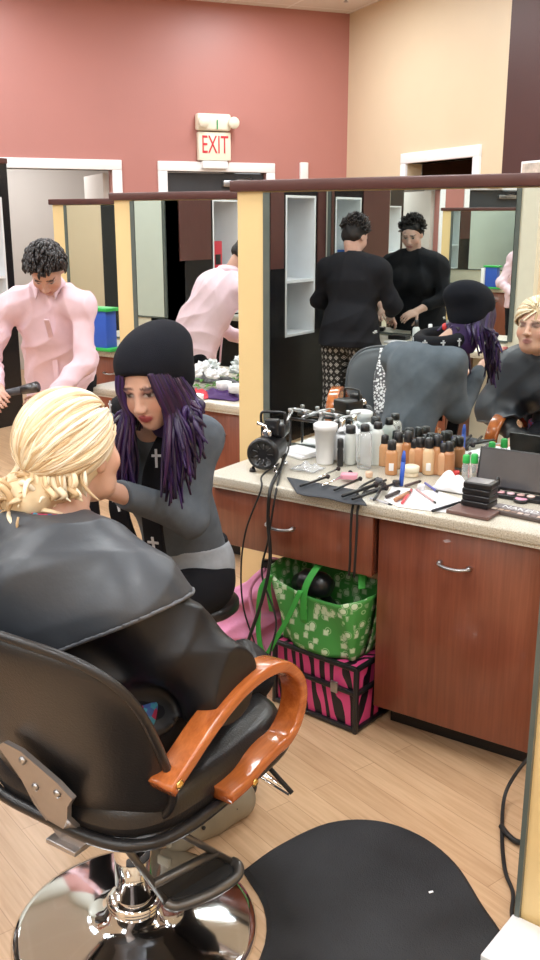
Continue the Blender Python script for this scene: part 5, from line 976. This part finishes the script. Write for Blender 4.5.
# ================================================================== second and third stations
def P4(x, y): return PZ(x, y, ZT)
def flower(x, y, s_, lb):
    p = NP(P4(x, y)); t = thing('flower', lb, 'flower', tuple(p), 0, 'white flowers on the second station'); mb = MB()
    for k in range(14): a = 2.4*k; e = .25+.08*k; d = NP((cos(a)*cos(e), sin(a)*cos(e), sin(e))); x_, y_, _ = frame_of(d); mb.ell(p+NP((0, 0, .035*s_+.01))+d*.022*s_, (.014*s_, .008*s_, .022*s_), 8, R=Matrix([x_, y_, d]).transposed())
    mb.build('petals', m_paper, t, True); mb = MB()
    for k in range(4): a = 1.6*k+x; mb.tube([p+NP((0, 0, .01)), p+NP((cos(a)*.03, sin(a)*.03, .018)), p+NP((cos(a)*.06, sin(a)*.06, .008))], [.004, .012, .002], 6, flat=.25)
    mb.build('leaves', mat('leaf_green', (.10, .28, .05), .5), t, True)
for x, y, s_, lb in ((193, 388, 1.5, 'white flower nearest the artist on the second station'), (203, 382, 1.4, 'white flower with long leaves beside the pink sleeve reflection'), (212, 388, 1.2, 'small white flower in the middle of the second worktop'), (231, 379, 1.7, 'large white flower by the yellow partition end'), (222, 385, 1.1, 'white flower behind the purple cloth')): flower(x, y, s_, lb)
def cloth(x, y, w, d, m, lb, h=.03, name='cloth'):
    p = P4(x, y); mb = MB(); mb.grid(lambda u, v: (p[0]-w/2+w*u+.01*sin(8*v), p[1]-d/2+d*v+.008*sin(9*u), ZT+.004+h*sin(pi*u)*sin(pi*v)*(1+.5*sin(13*u)*sin(11*v))), 20, 16, th=.003); return single(name, mb, m, lb, 'cloth')
cloth(220, 397, .26, .14, mat('purple_cloth', (.06, .02, .12), .7), 'dark purple cloth on the second station worktop'); cloth(200, 397, .12, .10, mat('red_cloth', (.55, .04, .06), .7), 'small red cloth beside the purple cloth'); cloth(214, 381, .40, .14, mat('grey_leafy_cloth', (.13, .13, .14), .8, var=.8, vs=40), 'crumpled dark grey cloth under the white flowers', .05)
for x, y, lb in ((224, 396, 'white cup left of the other on the purple cloth'), (236, 399, 'white cup beside the yellow partition end'), (196, 404, 'white cup in front of the small red cloth')):
    p = P4(x, y); mb = MB(); mb.lathe([(.03, .032), (.036, .034), (.04, .07), (.038, .072), (.034, .05), (.001, .045)] if y < 404 else [(.03, 0), (.034, .002), (.038, .045), (.036, .046), (.03, .02), (.001, .015)], p, 20); single('cup', mb, m_wp, lb, 'cup', 'white cups on the second station')
bx = thing('display_box', 'blue and green display box with white side standing on the far worktop', 'box', tuple(NP(PZ(104, 350, ZT)))); p = NP(bx.location)
mb = MB(); mb.box(p+NP((0, .0, .13)), (.15, .10, .26), bev=.003); mb.build('carton', m_blue, bx, True); mb = MB(); mb.box(p+NP((0, 0, .272)), (.20, .12, .022), bev=.003); mb.build('green_top', m_green, bx, True)
mb = MB(); mb.box(p+NP((-.10, -.02, .125)), (.045, .11, .25), bev=.003); mb.build('white_side', m_wp, bx, True)
mb = MB(); mb.box(p+NP((0, 0, .012)), (.24, .13, .022), bev=.003); mb.build('green_foot', m_green, bx, True)
m_teal = mat('teal_plastic', (.05, .35, .45)); 
def bt(x, y, z, r, h, m, c, lb): return bottle(0, 0, r, h, m, c, lb, pos=Vector((x, y, z)))
bt(-4.35, 4.80, ZT, .03, .22, m_clear, m_wp, 'clear spray bottle on the far worktop behind the blue box')
# shelf contents
bk1 = thing('book', 'blue and purple book standing in the white niche near the person in black', 'book', (-3.97, .03, 1.2115)); mb = MB(); mb.box((0, 0, .095), (.13, .022, .19), bev=.002); mb.build('cover', mat('blue_cover', (.03, .12, .45)), bk1); mb = MB(); mb.box((0, 0, .04), (.131, .0235, .07)); mb.build('lower_band', mat('purple_band', (.25, .08, .30)), bk1)
rp_ = thing('package', 'red and black package standing in the white niche of the second tower', 'package', (-5.38, 1.03, 1.2115)); mb = MB(); mb.box((0, 0, .12), (.12, .13, .24), bev=.004); mb.build('carton', m_redpl, rp_); mb = MB(); mb.box((.0, 0, .08), (.123, .08, .09), bev=.002); mb.build('picture', m_bp, rp_)
bt(-5.38, 1.00, .8165, .03, .20, m_teal, m_wp, 'teal bottle on the lower shelf of the second tower'); bt(-5.38, .92, .8165, .03, .15, m_wp, m_bp, 'white bottle on the lower shelf of the second tower')
bt(-5.38, 1.09, .8165, .03, .17, m_clear, m_blue, 'clear bottle with blue cap on the lower shelf of the second tower')
# things around the person in black
for k, (x, y, h, m, c_, lb) in enumerate(((-2.92, -.20, .16, m_milk, m_bp, 'milky bottle right of the person in black'), (-2.84, -.26, .13, m_clear, m_wp, 'clear bottle with white cap at the rear of the opposite worktop'), (-2.78, -.16, .11, m_wp, m_bp, 'short white bottle near the edge of the opposite worktop'), (-2.70, -.24, .15, m_clear, m_bp, 'clear bottle with black cap on the opposite worktop'), (-2.60, -.2, .12, m_teal, m_wp, 'teal bottle at the right of the opposite worktop'))): bt(x, y, ZT, .026, h, m, c_, lb)
mb = MB(); mb.box((-2.98, -.08, .8092), (.2, .12, .014), rz=.2, bev=.003); single('magazine', mb, m_paper, 'white booklet lying beside the person in black', 'booklet')
for q, (x, y, s_) in enumerate(((-3.1, -.30, 1), (-3.5, -.28, 1))): 
    mb = MB(); mb.box((x, y, .8172), (.14, .09, .03), rz=.3*q, bev=.006); single('accessory_tray', mb, m_bp, ('black tray directly in front of the person in black', 'black tray at the left end of the opposite worktop')[q], 'tray')
